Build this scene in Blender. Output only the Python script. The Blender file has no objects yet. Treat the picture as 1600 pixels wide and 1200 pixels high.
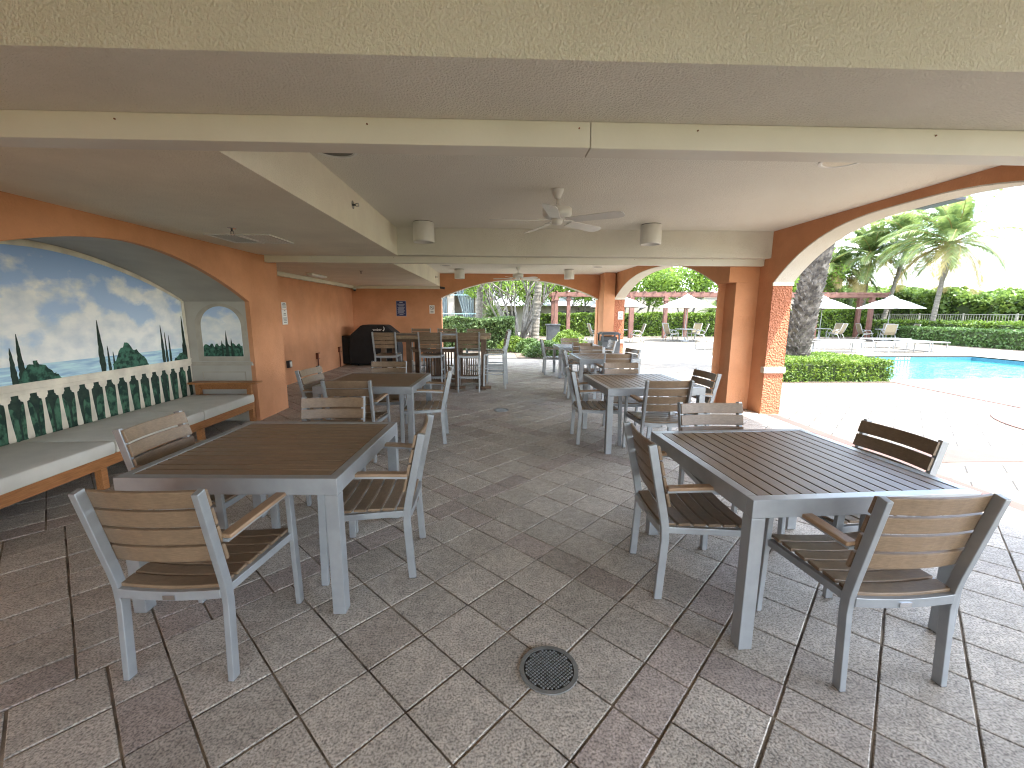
import bpy, math, random
import numpy as np
from mathutils import Vector, Matrix
R = math.radians
sc = bpy.context.scene
col = sc.collection
random.seed(7)

# ------------------------------------------------------------------ camera
F_PX, PITCH, YAW, ROLL = 662.0, R(9.53), R(2.24), R(-0.2)
cam_d = bpy.data.cameras.new("camera"); cam = bpy.data.objects.new("camera", cam_d); col.objects.link(cam)
fw = Vector((math.sin(YAW)*math.cos(PITCH), math.cos(YAW)*math.cos(PITCH), -math.sin(PITCH)))
r0 = Vector((math.cos(YAW), -math.sin(YAW), 0)); d0 = fw.cross(r0)
cr, sr = math.cos(ROLL), math.sin(ROLL)
rr = r0*cr + d0*sr; dd = -r0*sr + d0*cr
m = Matrix.Identity(4)
for i in range(3):
    m[i][0] = rr[i]; m[i][1] = -dd[i]; m[i][2] = -fw[i]
m[0][3], m[1][3], m[2][3] = 0, 0, 1.54
cam.matrix_world = m
cam_d.sensor_width = 36; cam_d.lens = 36*F_PX/1600; cam_d.clip_start = .05; cam_d.clip_end = 5000
sc.camera = cam
# ------------------------------------------------------------------ exposure, engine
sc.view_settings.view_transform = 'Standard'; sc.view_settings.look = 'None'
sc.view_settings.gamma = 1; sc.view_settings.exposure = 3.6
sc.render.engine = 'CYCLES'
sc.cycles.use_denoising = True; sc.cycles.filter_width = 1.15
sc.cycles.max_bounces = 10; sc.cycles.diffuse_bounces = 8; sc.cycles.glossy_bounces = 3
sc.cycles.transparent_max_bounces = 8; sc.cycles.caustics_reflective = False; sc.cycles.caustics_refractive = False
sc.cycles.sample_clamp_indirect = 8
# ------------------------------------------------------------------ sun and sky
SUN = Vector((.36, -.25, 1)).normalized()
elev = math.asin(SUN.z); az = math.atan2(SUN.x, SUN.y)
ld = bpy.data.lights.new("sun", 'SUN'); ld.energy = 2.0; ld.angle = R(.5); ld.color = (1, .965, .91)
lo = bpy.data.objects.new("sun", ld); col.objects.link(lo)
lo.rotation_euler = SUN.to_track_quat('Z', 'Y').to_euler(); lo.location = (20, -10, 40)
w = bpy.data.worlds.new("World"); sc.world = w; w.use_nodes = True
nt = w.node_tree; N = nt.nodes; L = nt.links; N.clear()
out = N.new('ShaderNodeOutputWorld'); bg = N.new('ShaderNodeBackground'); bg.inputs['Strength'].default_value = .15
sky = N.new('ShaderNodeTexSky'); sky.sky_type = 'NISHITA'; sky.sun_disc = False
sky.sun_elevation = elev; sky.sun_rotation = az; sky.dust_density = 1.0
tc = N.new('ShaderNodeTexCoord'); mp = N.new('ShaderNodeMapping'); mp.inputs['Scale'].default_value = (1, 1, 2.6)
mp.inputs['Location'].default_value = (.35, .1, 0)
no = N.new('ShaderNodeTexNoise'); no.inputs['Scale'].default_value = 2.3; no.inputs['Detail'].default_value = 7; no.inputs['Roughness'].default_value = .55
rp = N.new('ShaderNodeValToRGB'); rp.color_ramp.elements[0].position = .42; rp.color_ramp.elements[1].position = .60
mx = N.new('ShaderNodeMix'); mx.data_type = 'RGBA'; mx.inputs[7].default_value = (6.3, 6.6, 6.9, 1)
L.new(tc.outputs['Generated'], mp.inputs[0]); L.new(mp.outputs[0], no.inputs['Vector']); L.new(no.outputs[0], rp.inputs[0])
L.new(rp.outputs[0], mx.inputs[0]); L.new(sky.outputs[0], mx.inputs[6]); L.new(mx.outputs[2], bg.inputs[0]); L.new(bg.outputs[0], out.inputs[0])

# ------------------------------------------------------------------ mesh helpers
class MB:
    def __init__(s): s.v = []; s.f = []
    def add(s, vs, fs):
        n = len(s.v); s.v += [tuple(p) for p in vs]; s.f += [tuple(n+i for i in f) for f in fs]
    def hexa(s, p): s.add(p, [(0,3,2,1),(4,5,6,7),(0,1,5,4),(1,2,6,5),(2,3,7,6),(3,0,4,7)])
    def box(s, x0, x1, y0, y1, z0, z1):
        s.hexa([(x0,y0,z0),(x1,y0,z0),(x1,y1,z0),(x0,y1,z0),(x0,y0,z1),(x1,y0,z1),(x1,y1,z1),(x0,y1,z1)]); return s
    def bar(s, a, b, w, t, side=(1,0,0)):
        return s.sweep([a, b], w, t, side)
    def sweep(s, pts, w, t, side=(1,0,0)):
        """rectangular section swept along pts; w along side, t across it"""
        P = [Vector(p) for p in pts]; S0 = Vector(side); vs = []
        for i, p in enumerate(P):
            d = (P[min(i+1, len(P)-1)] - P[max(i-1, 0)]).normalized()
            S = (S0 - d*S0.dot(d)).normalized(); n = d.cross(S)
            k = 1.0
            if 0 < i < len(P)-1:
                d1 = (P[i]-P[i-1]).normalized(); k = 1/max(.5, d1.dot(d))
            for a, b in ((-1,-1),(1,-1),(1,1),(-1,1)): vs.append(p + S*(a*w/2) + n*(b*t/2*k))
        fs = [(3,2,1,0)]
        for i in range(len(P)-1):
            o = 4*i
            for j in range(4): fs.append((o+j, o+(j+1)%4, o+4+(j+1)%4, o+4+j))
        o = 4*(len(P)-1); fs.append((o, o+1, o+2, o+3)); s.add(vs, fs); return s
    def tube(s, pts, rad, seg=8):
        P = [Vector(p) for p in pts]
        if not hasattr(rad, '__len__'): rad = [rad]*len(P)
        vs = []; up = None
        for i, p in enumerate(P):
            d = (P[min(i+1, len(P)-1)] - P[max(i-1, 0)]).normalized()
            if up is None: up = Vector((1,0,0)) if abs(d.x) < .8 else Vector((0,1,0))
            u = (up - d*up.dot(d)).normalized(); up = u; v = d.cross(u)
            for k in range(seg):
                a = 2*math.pi*k/seg; vs.append(p + (u*math.cos(a) + v*math.sin(a))*rad[i])
        fs = [tuple(range(seg-1, -1, -1))]
        for i in range(len(P)-1):
            for k in range(seg): fs.append((i*seg+k, i*seg+(k+1)%seg, (i+1)*seg+(k+1)%seg, (i+1)*seg+k))
        fs.append(tuple(range((len(P)-1)*seg, len(P)*seg))); s.add(vs, fs); return s
    def lathe(s, prof, seg=24, c=(0,0,0)):
        vs = []; fs = []
        for r_, z_ in prof:
            for k in range(seg):
                a = 2*math.pi*k/seg; vs.append((c[0]+r_*math.cos(a), c[1]+r_*math.sin(a), c[2]+z_))
        for i in range(len(prof)-1):
            for k in range(seg): fs.append((i*seg+k, i*seg+(k+1)%seg, (i+1)*seg+(k+1)%seg, (i+1)*seg+k))
        fs.append(tuple(range(seg-1, -1, -1))); fs.append(tuple(range((len(prof)-1)*seg, len(prof)*seg)))
        s.add(vs, fs); return s
    def prism(s, poly, ax, a0, a1):
        """poly of 2D points extruded along axis ax (0 x: (y,z); 1 y: (x,z); 2 z: (x,y))"""
        def P(p, a): return (a, p[0], p[1]) if ax == 0 else ((p[0], a, p[1]) if ax == 1 else (p[0], p[1], a))
        n = len(poly); vs = [P(p, a0) for p in poly] + [P(p, a1) for p in poly]
        fs = [tuple(range(n-1, -1, -1)), tuple(range(n, 2*n))] + [(i, (i+1)%n, n+(i+1)%n, n+i) for i in range(n)]
        s.add(vs, fs); return s
    def slat(s, c, hv, nv, half, bulge, n=8, xv=(1,0,0)):
        """curved slat running along xv: hv half height vector, nv half thickness vector, bulge(x)->Vector"""
        c = Vector(c); hv = Vector(hv); nv = Vector(nv); xv = Vector(xv); vs = []
        for i in range(n+1):
            x = -half + 2*half*i/n; b = c + xv*x + bulge(x/half)
            for a, e in ((-1,-1),(1,-1),(1,1),(-1,1)): vs.append(b + hv*a + nv*e)
        fs = [(3,2,1,0)]
        for i in range(n):
            o = 4*i
            for j in range(4): fs.append((o+j, o+(j+1)%4, o+4+(j+1)%4, o+4+j))
        o = 4*n; fs.append((o,o+1,o+2,o+3)); s.add(vs, fs); return s
    def build(s, name, mat, parent=None, smooth=False, bevel=0, loc=None):
        me = bpy.data.meshes.new(name); me.from_pydata([tuple(p) for p in s.v], [], s.f); me.update()
        import bmesh
        if len(s.f) < 30000:
            bm = bmesh.new(); bm.from_mesh(me); bmesh.ops.recalc_face_normals(bm, faces=bm.faces); bm.to_mesh(me); bm.free()
        me.materials.append(mat)
        if smooth:
            for p in me.polygons: p.use_smooth = True
        o = bpy.data.objects.new(name, me); col.objects.link(o)
        if parent: o.parent = parent
        if loc: o.location = loc
        if bevel:
            b = o.modifiers.new("bevel", 'BEVEL'); b.width = bevel; b.segments = 2; b.limit_method = 'ANGLE'; b.angle_limit = R(50)
        return o
def box(*a): return MB().box(*a)
def tag(o, label=None, cat=None, group=None, kind=None):
    if label: o['label'] = label
    if cat: o['category'] = cat
    if group: o['group'] = group
    if kind: o['kind'] = kind
    return o
def thing(name, label, cat, loc=(0,0,0), rz=0, group=None):
    o = bpy.data.objects.new(name, None); col.objects.link(o); o.empty_display_size = .2
    o.location = loc; o.rotation_euler = (0, 0, rz)
    return tag(o, label, cat, group)
KIDS = {}
def copy_tree(o, parent=None):
    c = o.copy(); col.objects.link(c)
    if parent: c.parent = parent
    for ch in [x for x in list(col.objects) if x.parent == o]: copy_tree(ch, c)
    return c
def place(src, used, loc, rz, label):
    o = src if not used else copy_tree(src)
    o.location = loc; o.rotation_euler = (0, 0, rz); o['label'] = label
    return o

# ------------------------------------------------------------------ materials
def mat(name, c1, c2=None, scale=4, rough=.7, metal=0, bump=0, bscale=60, bdetail=3, spec=.5, thin=None, stretch=None, det=4, ramp=(.35,.65), bdist=.01, coat=0):
    m = bpy.data.materials.new(name); m.use_nodes = True; nt = m.node_tree; N = nt.nodes; L = nt.links
    p = N['Principled BSDF']; p.inputs['Base Color'].default_value = (*c1, 1); p.inputs['Roughness'].default_value = rough
    p.inputs['Metallic'].default_value = metal; p.inputs['Specular IOR Level'].default_value = spec
    if coat: p.inputs['Coat Weight'].default_value = coat
    tc = N.new('ShaderNodeTexCoord'); vec = tc.outputs['Object']
    if stretch:
        mp = N.new('ShaderNodeMapping'); mp.inputs['Scale'].default_value = stretch; L.new(vec, mp.inputs[0]); vec = mp.outputs[0]
    if c2:
        n = N.new('ShaderNodeTexNoise'); n.inputs['Scale'].default_value = scale; n.inputs['Detail'].default_value = det; L.new(vec, n.inputs['Vector'])
        r = N.new('ShaderNodeValToRGB'); r.color_ramp.elements[0].position, r.color_ramp.elements[1].position = ramp
        r.color_ramp.elements[0].color = (*c1, 1); r.color_ramp.elements[1].color = (*c2, 1)
        L.new(n.outputs[0], r.inputs[0]); L.new(r.outputs[0], p.inputs['Base Color'])
    if bump:
        n = N.new('ShaderNodeTexNoise'); n.inputs['Scale'].default_value = bscale; n.inputs['Detail'].default_value = bdetail; L.new(vec, n.inputs['Vector'])
        b = N.new('ShaderNodeBump'); b.inputs['Strength'].default_value = bump; b.inputs['Distance'].default_value = bdist
        L.new(n.outputs[0], b.inputs['Height']); L.new(b.outputs[0], p.inputs['Normal'])
    return m
def vary(m, lo, hi, big=None):
    """per-object tone differences (age, fading) plus optional large soft patches"""
    nt = m.node_tree; N = nt.nodes; L = nt.links; p = N['Principled BSDF']; lk = p.inputs['Base Color'].links
    src = lk[0].from_socket
    if big is None:
        oi = N.new('ShaderNodeObjectInfo'); f = oi.outputs['Random']
    else:
        tc = N.new('ShaderNodeTexCoord'); n = N.new('ShaderNodeTexNoise'); n.inputs['Scale'].default_value = big; n.inputs['Detail'].default_value = 7; n.inputs['Roughness'].default_value = .7
        L.new(tc.outputs['Object'], n.inputs['Vector']); r_ = N.new('ShaderNodeMapRange'); r_.inputs[1].default_value = .35; r_.inputs[2].default_value = .65; L.new(n.outputs[0], r_.inputs[0]); f = r_.outputs[0]
    mr = N.new('ShaderNodeMapRange'); mr.inputs[3].default_value = lo; mr.inputs[4].default_value = hi; L.new(f, mr.inputs[0])
    mm = N.new('ShaderNodeMix'); mm.data_type = 'RGBA'; mm.blend_type = 'MULTIPLY'; mm.inputs[0].default_value = 1
    L.new(src, mm.inputs[6]); L.new(mr.outputs[0], mm.inputs[7]); L.new(mm.outputs[2], p.inputs['Base Color'])
def stucco(name, c1, c2, cell=55, strength=.6, dist=.006, rough=.85):
    """knock-down plaster: blotchy raised cells"""
    m = mat(name, c1, c2, 1.6, rough, spec=.25); nt = m.node_tree; N = nt.nodes; L = nt.links
    tc = N.new('ShaderNodeTexCoord'); n = N.new('ShaderNodeTexNoise'); n.inputs['Scale'].default_value = cell; n.inputs['Detail'].default_value = 2; n.inputs['Distortion'].default_value = .15
    r = N.new('ShaderNodeValToRGB'); r.color_ramp.elements[0].position = .36; r.color_ramp.elements[1].position = .68
    b = N.new('ShaderNodeBump'); b.inputs['Strength'].default_value = strength; b.inputs['Distance'].default_value = dist
    L.new(tc.outputs['Object'], n.inputs['Vector']); L.new(n.outputs[0], r.inputs[0]); L.new(r.outputs[0], b.inputs['Height']); L.new(b.outputs[0], N['Principled BSDF'].inputs['Normal'])
    return m
def foliage(name, dark, light, scale=5, trans=.35, yellow=None):
    m = bpy.data.materials.new(name); m.use_nodes = True; nt = m.node_tree; N = nt.nodes; L = nt.links
    p = N['Principled BSDF']; p.inputs['Roughness'].default_value = .45; p.inputs['Specular IOR Level'].default_value = .4
    tc = N.new('ShaderNodeTexCoord'); n = N.new('ShaderNodeTexNoise'); n.inputs['Scale'].default_value = scale; n.inputs['Detail'].default_value = 5; n.inputs['Roughness'].default_value = .75
    r = N.new('ShaderNodeValToRGB'); r.color_ramp.elements[0].position = .36; r.color_ramp.elements[1].position = .62
    r.color_ramp.elements[0].color = (*dark, 1); r.color_ramp.elements[1].color = (*light, 1)
    if yellow:
        e = r.color_ramp.elements.new(.75); e.color = (*yellow, 1)
    t = N.new('ShaderNodeBsdfTranslucent'); mx = N.new('ShaderNodeMixShader'); mx.inputs[0].default_value = trans
    L.new(tc.outputs['Object'], n.inputs['Vector']); L.new(n.outputs[0], r.inputs[0]); L.new(r.outputs[0], p.inputs['Base Color']); L.new(r.outputs[0], t.inputs[0])
    L.new(p.outputs[0], mx.inputs[1]); L.new(t.outputs[0], mx.inputs[2]); L.new(mx.outputs[0], N['Material Output'].inputs[0])
    return m

M = {}
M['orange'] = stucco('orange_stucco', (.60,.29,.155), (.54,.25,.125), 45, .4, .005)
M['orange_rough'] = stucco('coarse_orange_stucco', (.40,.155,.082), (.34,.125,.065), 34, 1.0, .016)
M['cream'] = stucco('cream_plaster', (.80,.755,.63), (.75,.70,.585), 90, .6, .004)
M['cream_rough'] = stucco('coarse_cream_plaster', (.74,.72,.655), (.70,.68,.61), 110, .8, .005)
M['ceiling'] = stucco('ceiling_plaster', (.80,.785,.71), (.74,.725,.655), 85, .8, .005)
M['track'] = mat('painted_metal_track', (.70,.675,.60), (.66,.635,.56), 3, .5, bump=.05)
M['stone'] = mat('cast_stone', (.60,.55,.46), (.52,.47,.39), 6, .8, bump=.4, bscale=40)
M['niche'] = mat('grey_beige_niche_paint', (.42,.395,.345), (.36,.335,.295), 2.5, .85, bump=.2, bscale=90, bdist=.004)
M['silver'] = mat('silver_powder_coat', (.345,.36,.37), (.305,.32,.33), 12, .36, metal=.5, bump=.02, bscale=400)
M['slat'] = mat('brown_composite_slat', (.215,.145,.088), (.165,.11,.066), 9, .38, bump=.12, bscale=60, stretch=(3,30,30), bdist=.002)
M['slat_y'] = mat('brown_composite_slat_lengthwise', (.215,.145,.088), (.165,.11,.066), 9, .42, bump=.12, bscale=60, stretch=(30,3,30), bdist=.002)
M['arm'] = mat('light_brown_armrest', (.30,.19,.11), (.24,.15,.085), 9, .45, stretch=(20,3,20))
M['rubber'] = mat('black_rubber', (.02,.02,.02), rough=.6)
M['plate'] = mat('polished_plate', (.75,.75,.75), rough=.15, metal=1)
M['teak'] = mat('oiled_teak', (.40,.17,.06), (.27,.11,.035), 7, .5, bump=.15, bscale=30, stretch=(14,1.2,14), bdist=.003)
M['oldwood'] = mat('weathered_table_wood', (.33,.24,.145), (.23,.16,.095), 6, .6, bump=.2, bscale=30, stretch=(3,14,3), bdist=.003)
M['basewood'] = mat('shade_darkened_table_wood', (.15,.085,.045), (.09,.05,.028), 6, .6, bump=.2, bscale=30)  # table wood darkened, shade under the top put into its colour
M['cushion'] = mat('light_grey_canvas', (.64,.61,.55), (.58,.555,.50), 5, .9, bump=.25, bscale=500, bdist=.002)
M['white'] = mat('white_enamel', (.76,.76,.73), (.70,.70,.67), 8, .35)
M['white_plastic'] = mat('white_plastic', (.78,.78,.76), rough=.5)
M['black'] = mat('black_vinyl_cover', (.003,.003,.0035), (.006,.006,.006), 6, .7, bump=.6, bscale=9, bdist=.03)
M['darkmetal'] = mat('dark_charcoal_metal', (.035,.038,.04), (.05,.053,.056), 9, .45, metal=.3)
M['lens'] = mat('dark_lamp_recess', (.015,.013,.012), rough=.3)
M['chrome'] = mat('steel', (.6,.6,.6), rough=.25, metal=1)
M['iron'] = mat('cast_iron_grate', (.17,.175,.165), (.22,.22,.21), 30, .5, metal=.4, bump=.4, bscale=150, bdist=.002)
M['grout'] = mat('sandy_joint', (.07,.055,.042), (.34,.28,.21), 5, .95, bump=.5, bscale=200)
M['rust'] = mat('rusty_brown_conduit', (.12,.035,.015), (.20,.06,.03), 9, .7)
M['blue'] = mat('navy_blue_sign_face', (.012,.018,.09), rough=.5)
M['signwhite'] = mat('white_sign_face', (.75,.74,.70), rough=.5)
M['signtext'] = mat('dark_sign_print', (.03,.03,.035), rough=.6)
M['signgrey'] = mat('pale_grey_sign_print', (.42,.43,.5), rough=.6)
M['red'] = mat('red_print', (.55,.03,.02), rough=.6)
M['perg'] = mat('terracotta_painted_timber', (.14,.062,.043), (.11,.048,.034), 5, .75, bump=.15, bscale=30)
M['sling'] = mat('beige_mesh_sling', (.25,.205,.13), (.22,.18,.11), 20, .8)
M['canvas'] = mat('white_canopy_canvas', (.40,.40,.40), (.36,.36,.36), 4, .9)
M['outwhite'] = mat('darkened_white_metal', (.27,.27,.26), (.23,.23,.22), 8, .4)  # white set darker than the real metal to limit overexposure
M['railing'] = mat('tan_painted_railing', (.22,.21,.17), rough=.5)
M['soil'] = mat('dark_mulch', (.07,.05,.035), (.12,.09,.065), 20, .95, bump=.6, bscale=40, bdist=.03)
M['grass'] = mat('grassy_ground', (.09,.12,.04), (.14,.15,.07), 2, .95)
M['wallpale'] = mat('pale_tan_wall', (.27,.245,.205), (.235,.21,.175), 3, .9)
M['roofgrey'] = mat('pale_grey_roof', (.30,.31,.32), (.26,.27,.28), 3, .8)
M['drape'] = mat('grey_drape_cloth', (.15,.18,.185), (.11,.135,.14), 3, .9, stretch=(12,12,.3))
M['teal'] = mat('pale_teal_rail', (.22,.33,.34), rough=.5)
M['leafA'] = foliage('hedge_leaves', (.035,.08,.012), (.17,.25,.03), 9, .4, (.34,.37,.06))
M['leafB'] = foliage('glossy_dark_leaves', (.035,.075,.02), (.10,.17,.04), 6, .35, (.20,.26,.08))
M['leafC'] = foliage('variegated_leaves', (.04,.08,.03), (.15,.22,.07), 12, .35, (.55,.52,.36))
M['leafTree'] = foliage('bright_tree_leaves', (.06,.12,.02), (.20,.30,.04), 3, .5, (.36,.42,.08))
M['leafGrape'] = foliage('sea_grape_leaves', (.04,.085,.02), (.18,.26,.05), 3.2, .45, (.36,.36,.10))
M['frond'] = foliage('palm_frond_leaflets', (.05,.09,.03), (.19,.25,.07), 1.8, .5, (.38,.36,.12))
M['frond_dry'] = foliage('yellowing_frond', (.22,.17,.06), (.36,.28,.10), 2, .4)
M['bark'] = mat('pale_ringed_bark', (.17,.15,.12), (.10,.088,.07), 3, .9, bump=.8, bscale=6, stretch=(1,1,7), bdist=.03)
M['bark2'] = mat('grey_branch_bark', (.20,.18,.155), (.10,.09,.075), 6, .9, bump=.5, bscale=20)
M['date'] = mat('date_palm_bark', (.055,.045,.036), (.19,.165,.135), 7, .95, bump=.6, bscale=25, bdist=.02, ramp=(.4,.7))
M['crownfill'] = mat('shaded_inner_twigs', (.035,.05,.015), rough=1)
M['redpaver'] = mat('dusty_red_pavers', (.105,.048,.036), (.085,.039,.030), 5, .85, bump=.2, bscale=60)
M['coping'] = mat('pale_pool_coping', (.16,.147,.125), (.14,.13,.11), 5, .8)
M['pooltile'] = mat('dark_blue_pool_tile', (.03,.10,.15), (.05,.15,.2), 30, .3)

vary(M['slat'], .84, 1.12); vary(M['slat_y'], .88, 1.1); vary(M['silver'], .9, 1.1); vary(M['arm'], .82, 1.15)
vary(M['orange'], .86, 1.08, .9); vary(M['slat'], .85, 1.1, 11); vary(M['cream'], .93, 1.03, 1.4); vary(M['cream_rough'], .93, 1.03, 1.1); vary(M['ceiling'], .93, 1.03, .8)
def paver_mat():
    m = bpy.data.materials.new('shaded_grey_brown_pavers'); m.use_nodes = True; nt = m.node_tree; N = nt.nodes; L = nt.links
    p = N['Principled BSDF']; p.inputs['Roughness'].default_value = .62; p.inputs['Specular IOR Level'].default_value = .35
    at = N.new('ShaderNodeVertexColor'); at.layer_name = 'tint'; tc = N.new('ShaderNodeTexCoord')
    n1 = N.new('ShaderNodeTexNoise'); n1.inputs['Scale'].default_value = 3.2; n1.inputs['Detail'].default_value = 6
    n2 = N.new('ShaderNodeTexNoise'); n2.inputs['Scale'].default_value = 110; n2.inputs['Detail'].default_value = 3
    n3 = N.new('ShaderNodeTexNoise'); n3.inputs['Scale'].default_value = 22; n3.inputs['Detail'].default_value = 6; n3.inputs['Roughness'].default_value = .7
    for n in (n1, n2, n3): L.new(tc.outputs['Object'], n.inputs['Vector'])
    def ramp(a, b, ca, cb, src):
        r = N.new('ShaderNodeValToRGB'); r.color_ramp.elements[0].position = a; r.color_ramp.elements[1].position = b
        r.color_ramp.elements[0].color = (ca,)*3+(1,); r.color_ramp.elements[1].color = (cb,)*3+(1,); L.new(src, r.inputs[0]); return r.outputs[0]
    a = ramp(.3, .7, .86, 1.12, n1.outputs[0]); b = ramp(.30, .58, .38, 1.15, n2.outputs[0]); c = ramp(.3, .72, .72, 1.25, n3.outputs[0])
    cur = at.outputs[0]
    for x in (a, b, c):
        mm = N.new('ShaderNodeMix'); mm.data_type = 'RGBA'; mm.blend_type = 'MULTIPLY'; mm.inputs[0].default_value = 1
        L.new(cur, mm.inputs[6]); L.new(x, mm.inputs[7]); cur = mm.outputs[2]
    L.new(cur, p.inputs['Base Color'])
    b1 = N.new('ShaderNodeBump'); b1.inputs['Strength'].default_value = .55; b1.inputs['Distance'].default_value = .004; L.new(n2.outputs[0], b1.inputs['Height'])
    b2 = N.new('ShaderNodeBump'); b2.inputs['Strength'].default_value = .35; b2.inputs['Distance'].default_value = .008; L.new(n3.outputs[0], b2.inputs['Height']); L.new(b1.outputs[0], b2.inputs['Normal'])
    L.new(b2.outputs[0], p.inputs['Normal'])
    return m
M['paver'] = paver_mat()
def deck_mat():
    m = mat('sunlit_cream_pavers', (.15,.130,.100), (.115,.098,.074), 1.6, .8); nt = m.node_tree; N = nt.nodes; L = nt.links
    p = N['Principled BSDF']; src = p.inputs['Base Color'].links[0].from_socket
    tc = N.new('ShaderNodeTexCoord'); mp = N.new('ShaderNodeMapping'); mp.inputs['Rotation'].default_value = (0,0,R(45)); mp.inputs['Location'].default_value = (-.02,.12,0)
    br = N.new('ShaderNodeTexBrick'); br.offset = 0.5; br.inputs['Scale'].default_value = 1; br.inputs['Brick Width'].default_value = .58; br.inputs['Row Height'].default_value = .29
    br.inputs['Mortar Size'].default_value = .007; br.inputs['Color1'].default_value = (1,1,1,1); br.inputs['Color2'].default_value = (.88,.86,.84,1); br.inputs['Mortar'].default_value = (.11,.095,.08,1)
    n = N.new('ShaderNodeTexNoise'); n.inputs['Scale'].default_value = 14; n.inputs['Detail'].default_value = 6
    r = N.new('ShaderNodeValToRGB'); r.color_ramp.elements[0].position = .3; r.color_ramp.elements[0].color = (.74,.72,.7,1); r.color_ramp.elements[1].position = .6
    mm = N.new('ShaderNodeMix'); mm.data_type = 'RGBA'; mm.blend_type = 'MULTIPLY'; mm.inputs[0].default_value = 1
    m2 = N.new('ShaderNodeMix'); m2.data_type = 'RGBA'; m2.blend_type = 'MULTIPLY'; m2.inputs[0].default_value = 1
    L.new(tc.outputs['Object'], mp.inputs[0]); L.new(mp.outputs[0], br.inputs[0]); L.new(tc.outputs['Object'], n.inputs['Vector']); L.new(n.outputs[0], r.inputs[0])
    L.new(src, mm.inputs[6]); L.new(br.outputs[0], mm.inputs[7]); L.new(mm.outputs[2], m2.inputs[6]); L.new(r.outputs[0], m2.inputs[7]); L.new(m2.outputs[2], p.inputs['Base Color'])
    return m
M['deck'] = deck_mat()
def water_mat():
    m = mat('pool_water', (.006,.085,.085), (.028,.17,.165), 2.2, .06, stretch=(1,3.5,1), ramp=(.35,.7), spec=.5); nt = m.node_tree; N = nt.nodes; L = nt.links
    tc = N.new('ShaderNodeTexCoord'); mp = N.new('ShaderNodeMapping'); mp.inputs['Scale'].default_value = (1,2.2,1)
    n = N.new('ShaderNodeTexNoise'); n.inputs['Scale'].default_value = 3.5; n.inputs['Detail'].default_value = 3; n.inputs['Distortion'].default_value = 1
    b = N.new('ShaderNodeBump'); b.inputs['Strength'].default_value = .35; b.inputs['Distance'].default_value = .05
    L.new(tc.outputs['Object'], mp.inputs[0]); L.new(mp.outputs[0], n.inputs['Vector']); L.new(n.outputs[0], b.inputs['Height']); L.new(b.outputs[0], N['Principled BSDF'].inputs['Normal'])
    return m
M['water'] = water_mat()

# ================================================================== GROUND
tag(MB().box(-1500,1500,-1500,1500,-.62,-.6).build('ground', M['grass']), kind='structure')
# pool hole: x 9.3..17.9, y 9.7..15.2
PX0, PX1, PY0, PY1 = 9.3, 17.9, 9.7, 15.2
dk = MB()
dk.box(4.17, 27, -12, PY0, -.3, -.004); dk.box(4.17, PX0, PY0, PY1, -.3, -.004); dk.box(PX1, 27, PY0, PY1, -.3, -.004)
dk.box(4.17, 27, PY1, 29, -.3, -.004); dk.box(-9, 4.17, 14.35, 29, -.3, -.004); dk.box(-9, 4.17, -12, -.8, -.3, -.004)
tag(dk.build('pool_deck', M['deck']), kind='structure')
cp = MB()
cp.box(PX0-.3, PX1+.3, PY0-.3, PY0, -.2, .004); cp.box(PX0-.3, PX1+.3, PY1, PY1+.3, -.2, .004)
cp.box(PX0-.3, PX0, PY0, PY1, -.2, .004); cp.box(PX1, PX1+.3, PY0, PY1, -.2, .004)
tag(cp.build('pool_coping', M['coping'], bevel=.01), kind='structure')
pb = MB()
pb.box(PX0-.02, PX1+.02, PY1-.03, PY1-.001, -.5, -.04); pb.box(PX1-.03, PX1-.001, PY0, PY1-.03, -.5, -.04); pb.box(PX0+.001, PX0+.03, PY0, PY1-.03, -.5, -.04); pb.box(PX0+.03, PX1-.03, PY0+.001, PY0+.03, -.5, -.04)
tag(pb.build('pool_wall', M['pooltile']), kind='structure')
tag(MB().box(PX0+.03, PX1-.03, PY0+.03, PY1-.03, -.5, -.16).build('pool_water', M['water']), kind='structure')
# red paver bands on the deck
rb = MB(); rb.box(4.6, 9.6, 4.1, 4.52, -.003, .001); rb.box(4.171, 4.33, -11, 6.2, -.003, .001)
tag(rb.build('red_paver_band', M['redpaver']), kind='structure')
ab = MB(); pts = []
for i in range(15):
    t = i/14; y = 4.9 + 4.4*t; x = 8.72 + .5*t
    pts.append((x, y))
poly = [(x-.14, y) for x, y in pts] + [(x+.14, y) for x, y in reversed(pts)]
ab.prism(poly, 2, .002, .005)
vs = []; fs = []
for i in range(48):
    a = 2*math.pi*i/48
    for r_ in (1.36, 1.77):
        for z_ in (-.002, .008): vs.append((8.85+r_*math.cos(a), 4.8+r_*math.sin(a), z_))
for i in range(48):
    a = 4*i; b = 4*((i+1) % 48)
    fs += [(a+1, a+3, b+3, b+1), (a+2, a, b, b+2), (a, a+1, b+1, b), (a+3, a+2, b+2, b+3)]
ab.add(vs, fs)
tag(ab.build('curved_paver_band', M['redpaver']), kind='structure')
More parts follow.
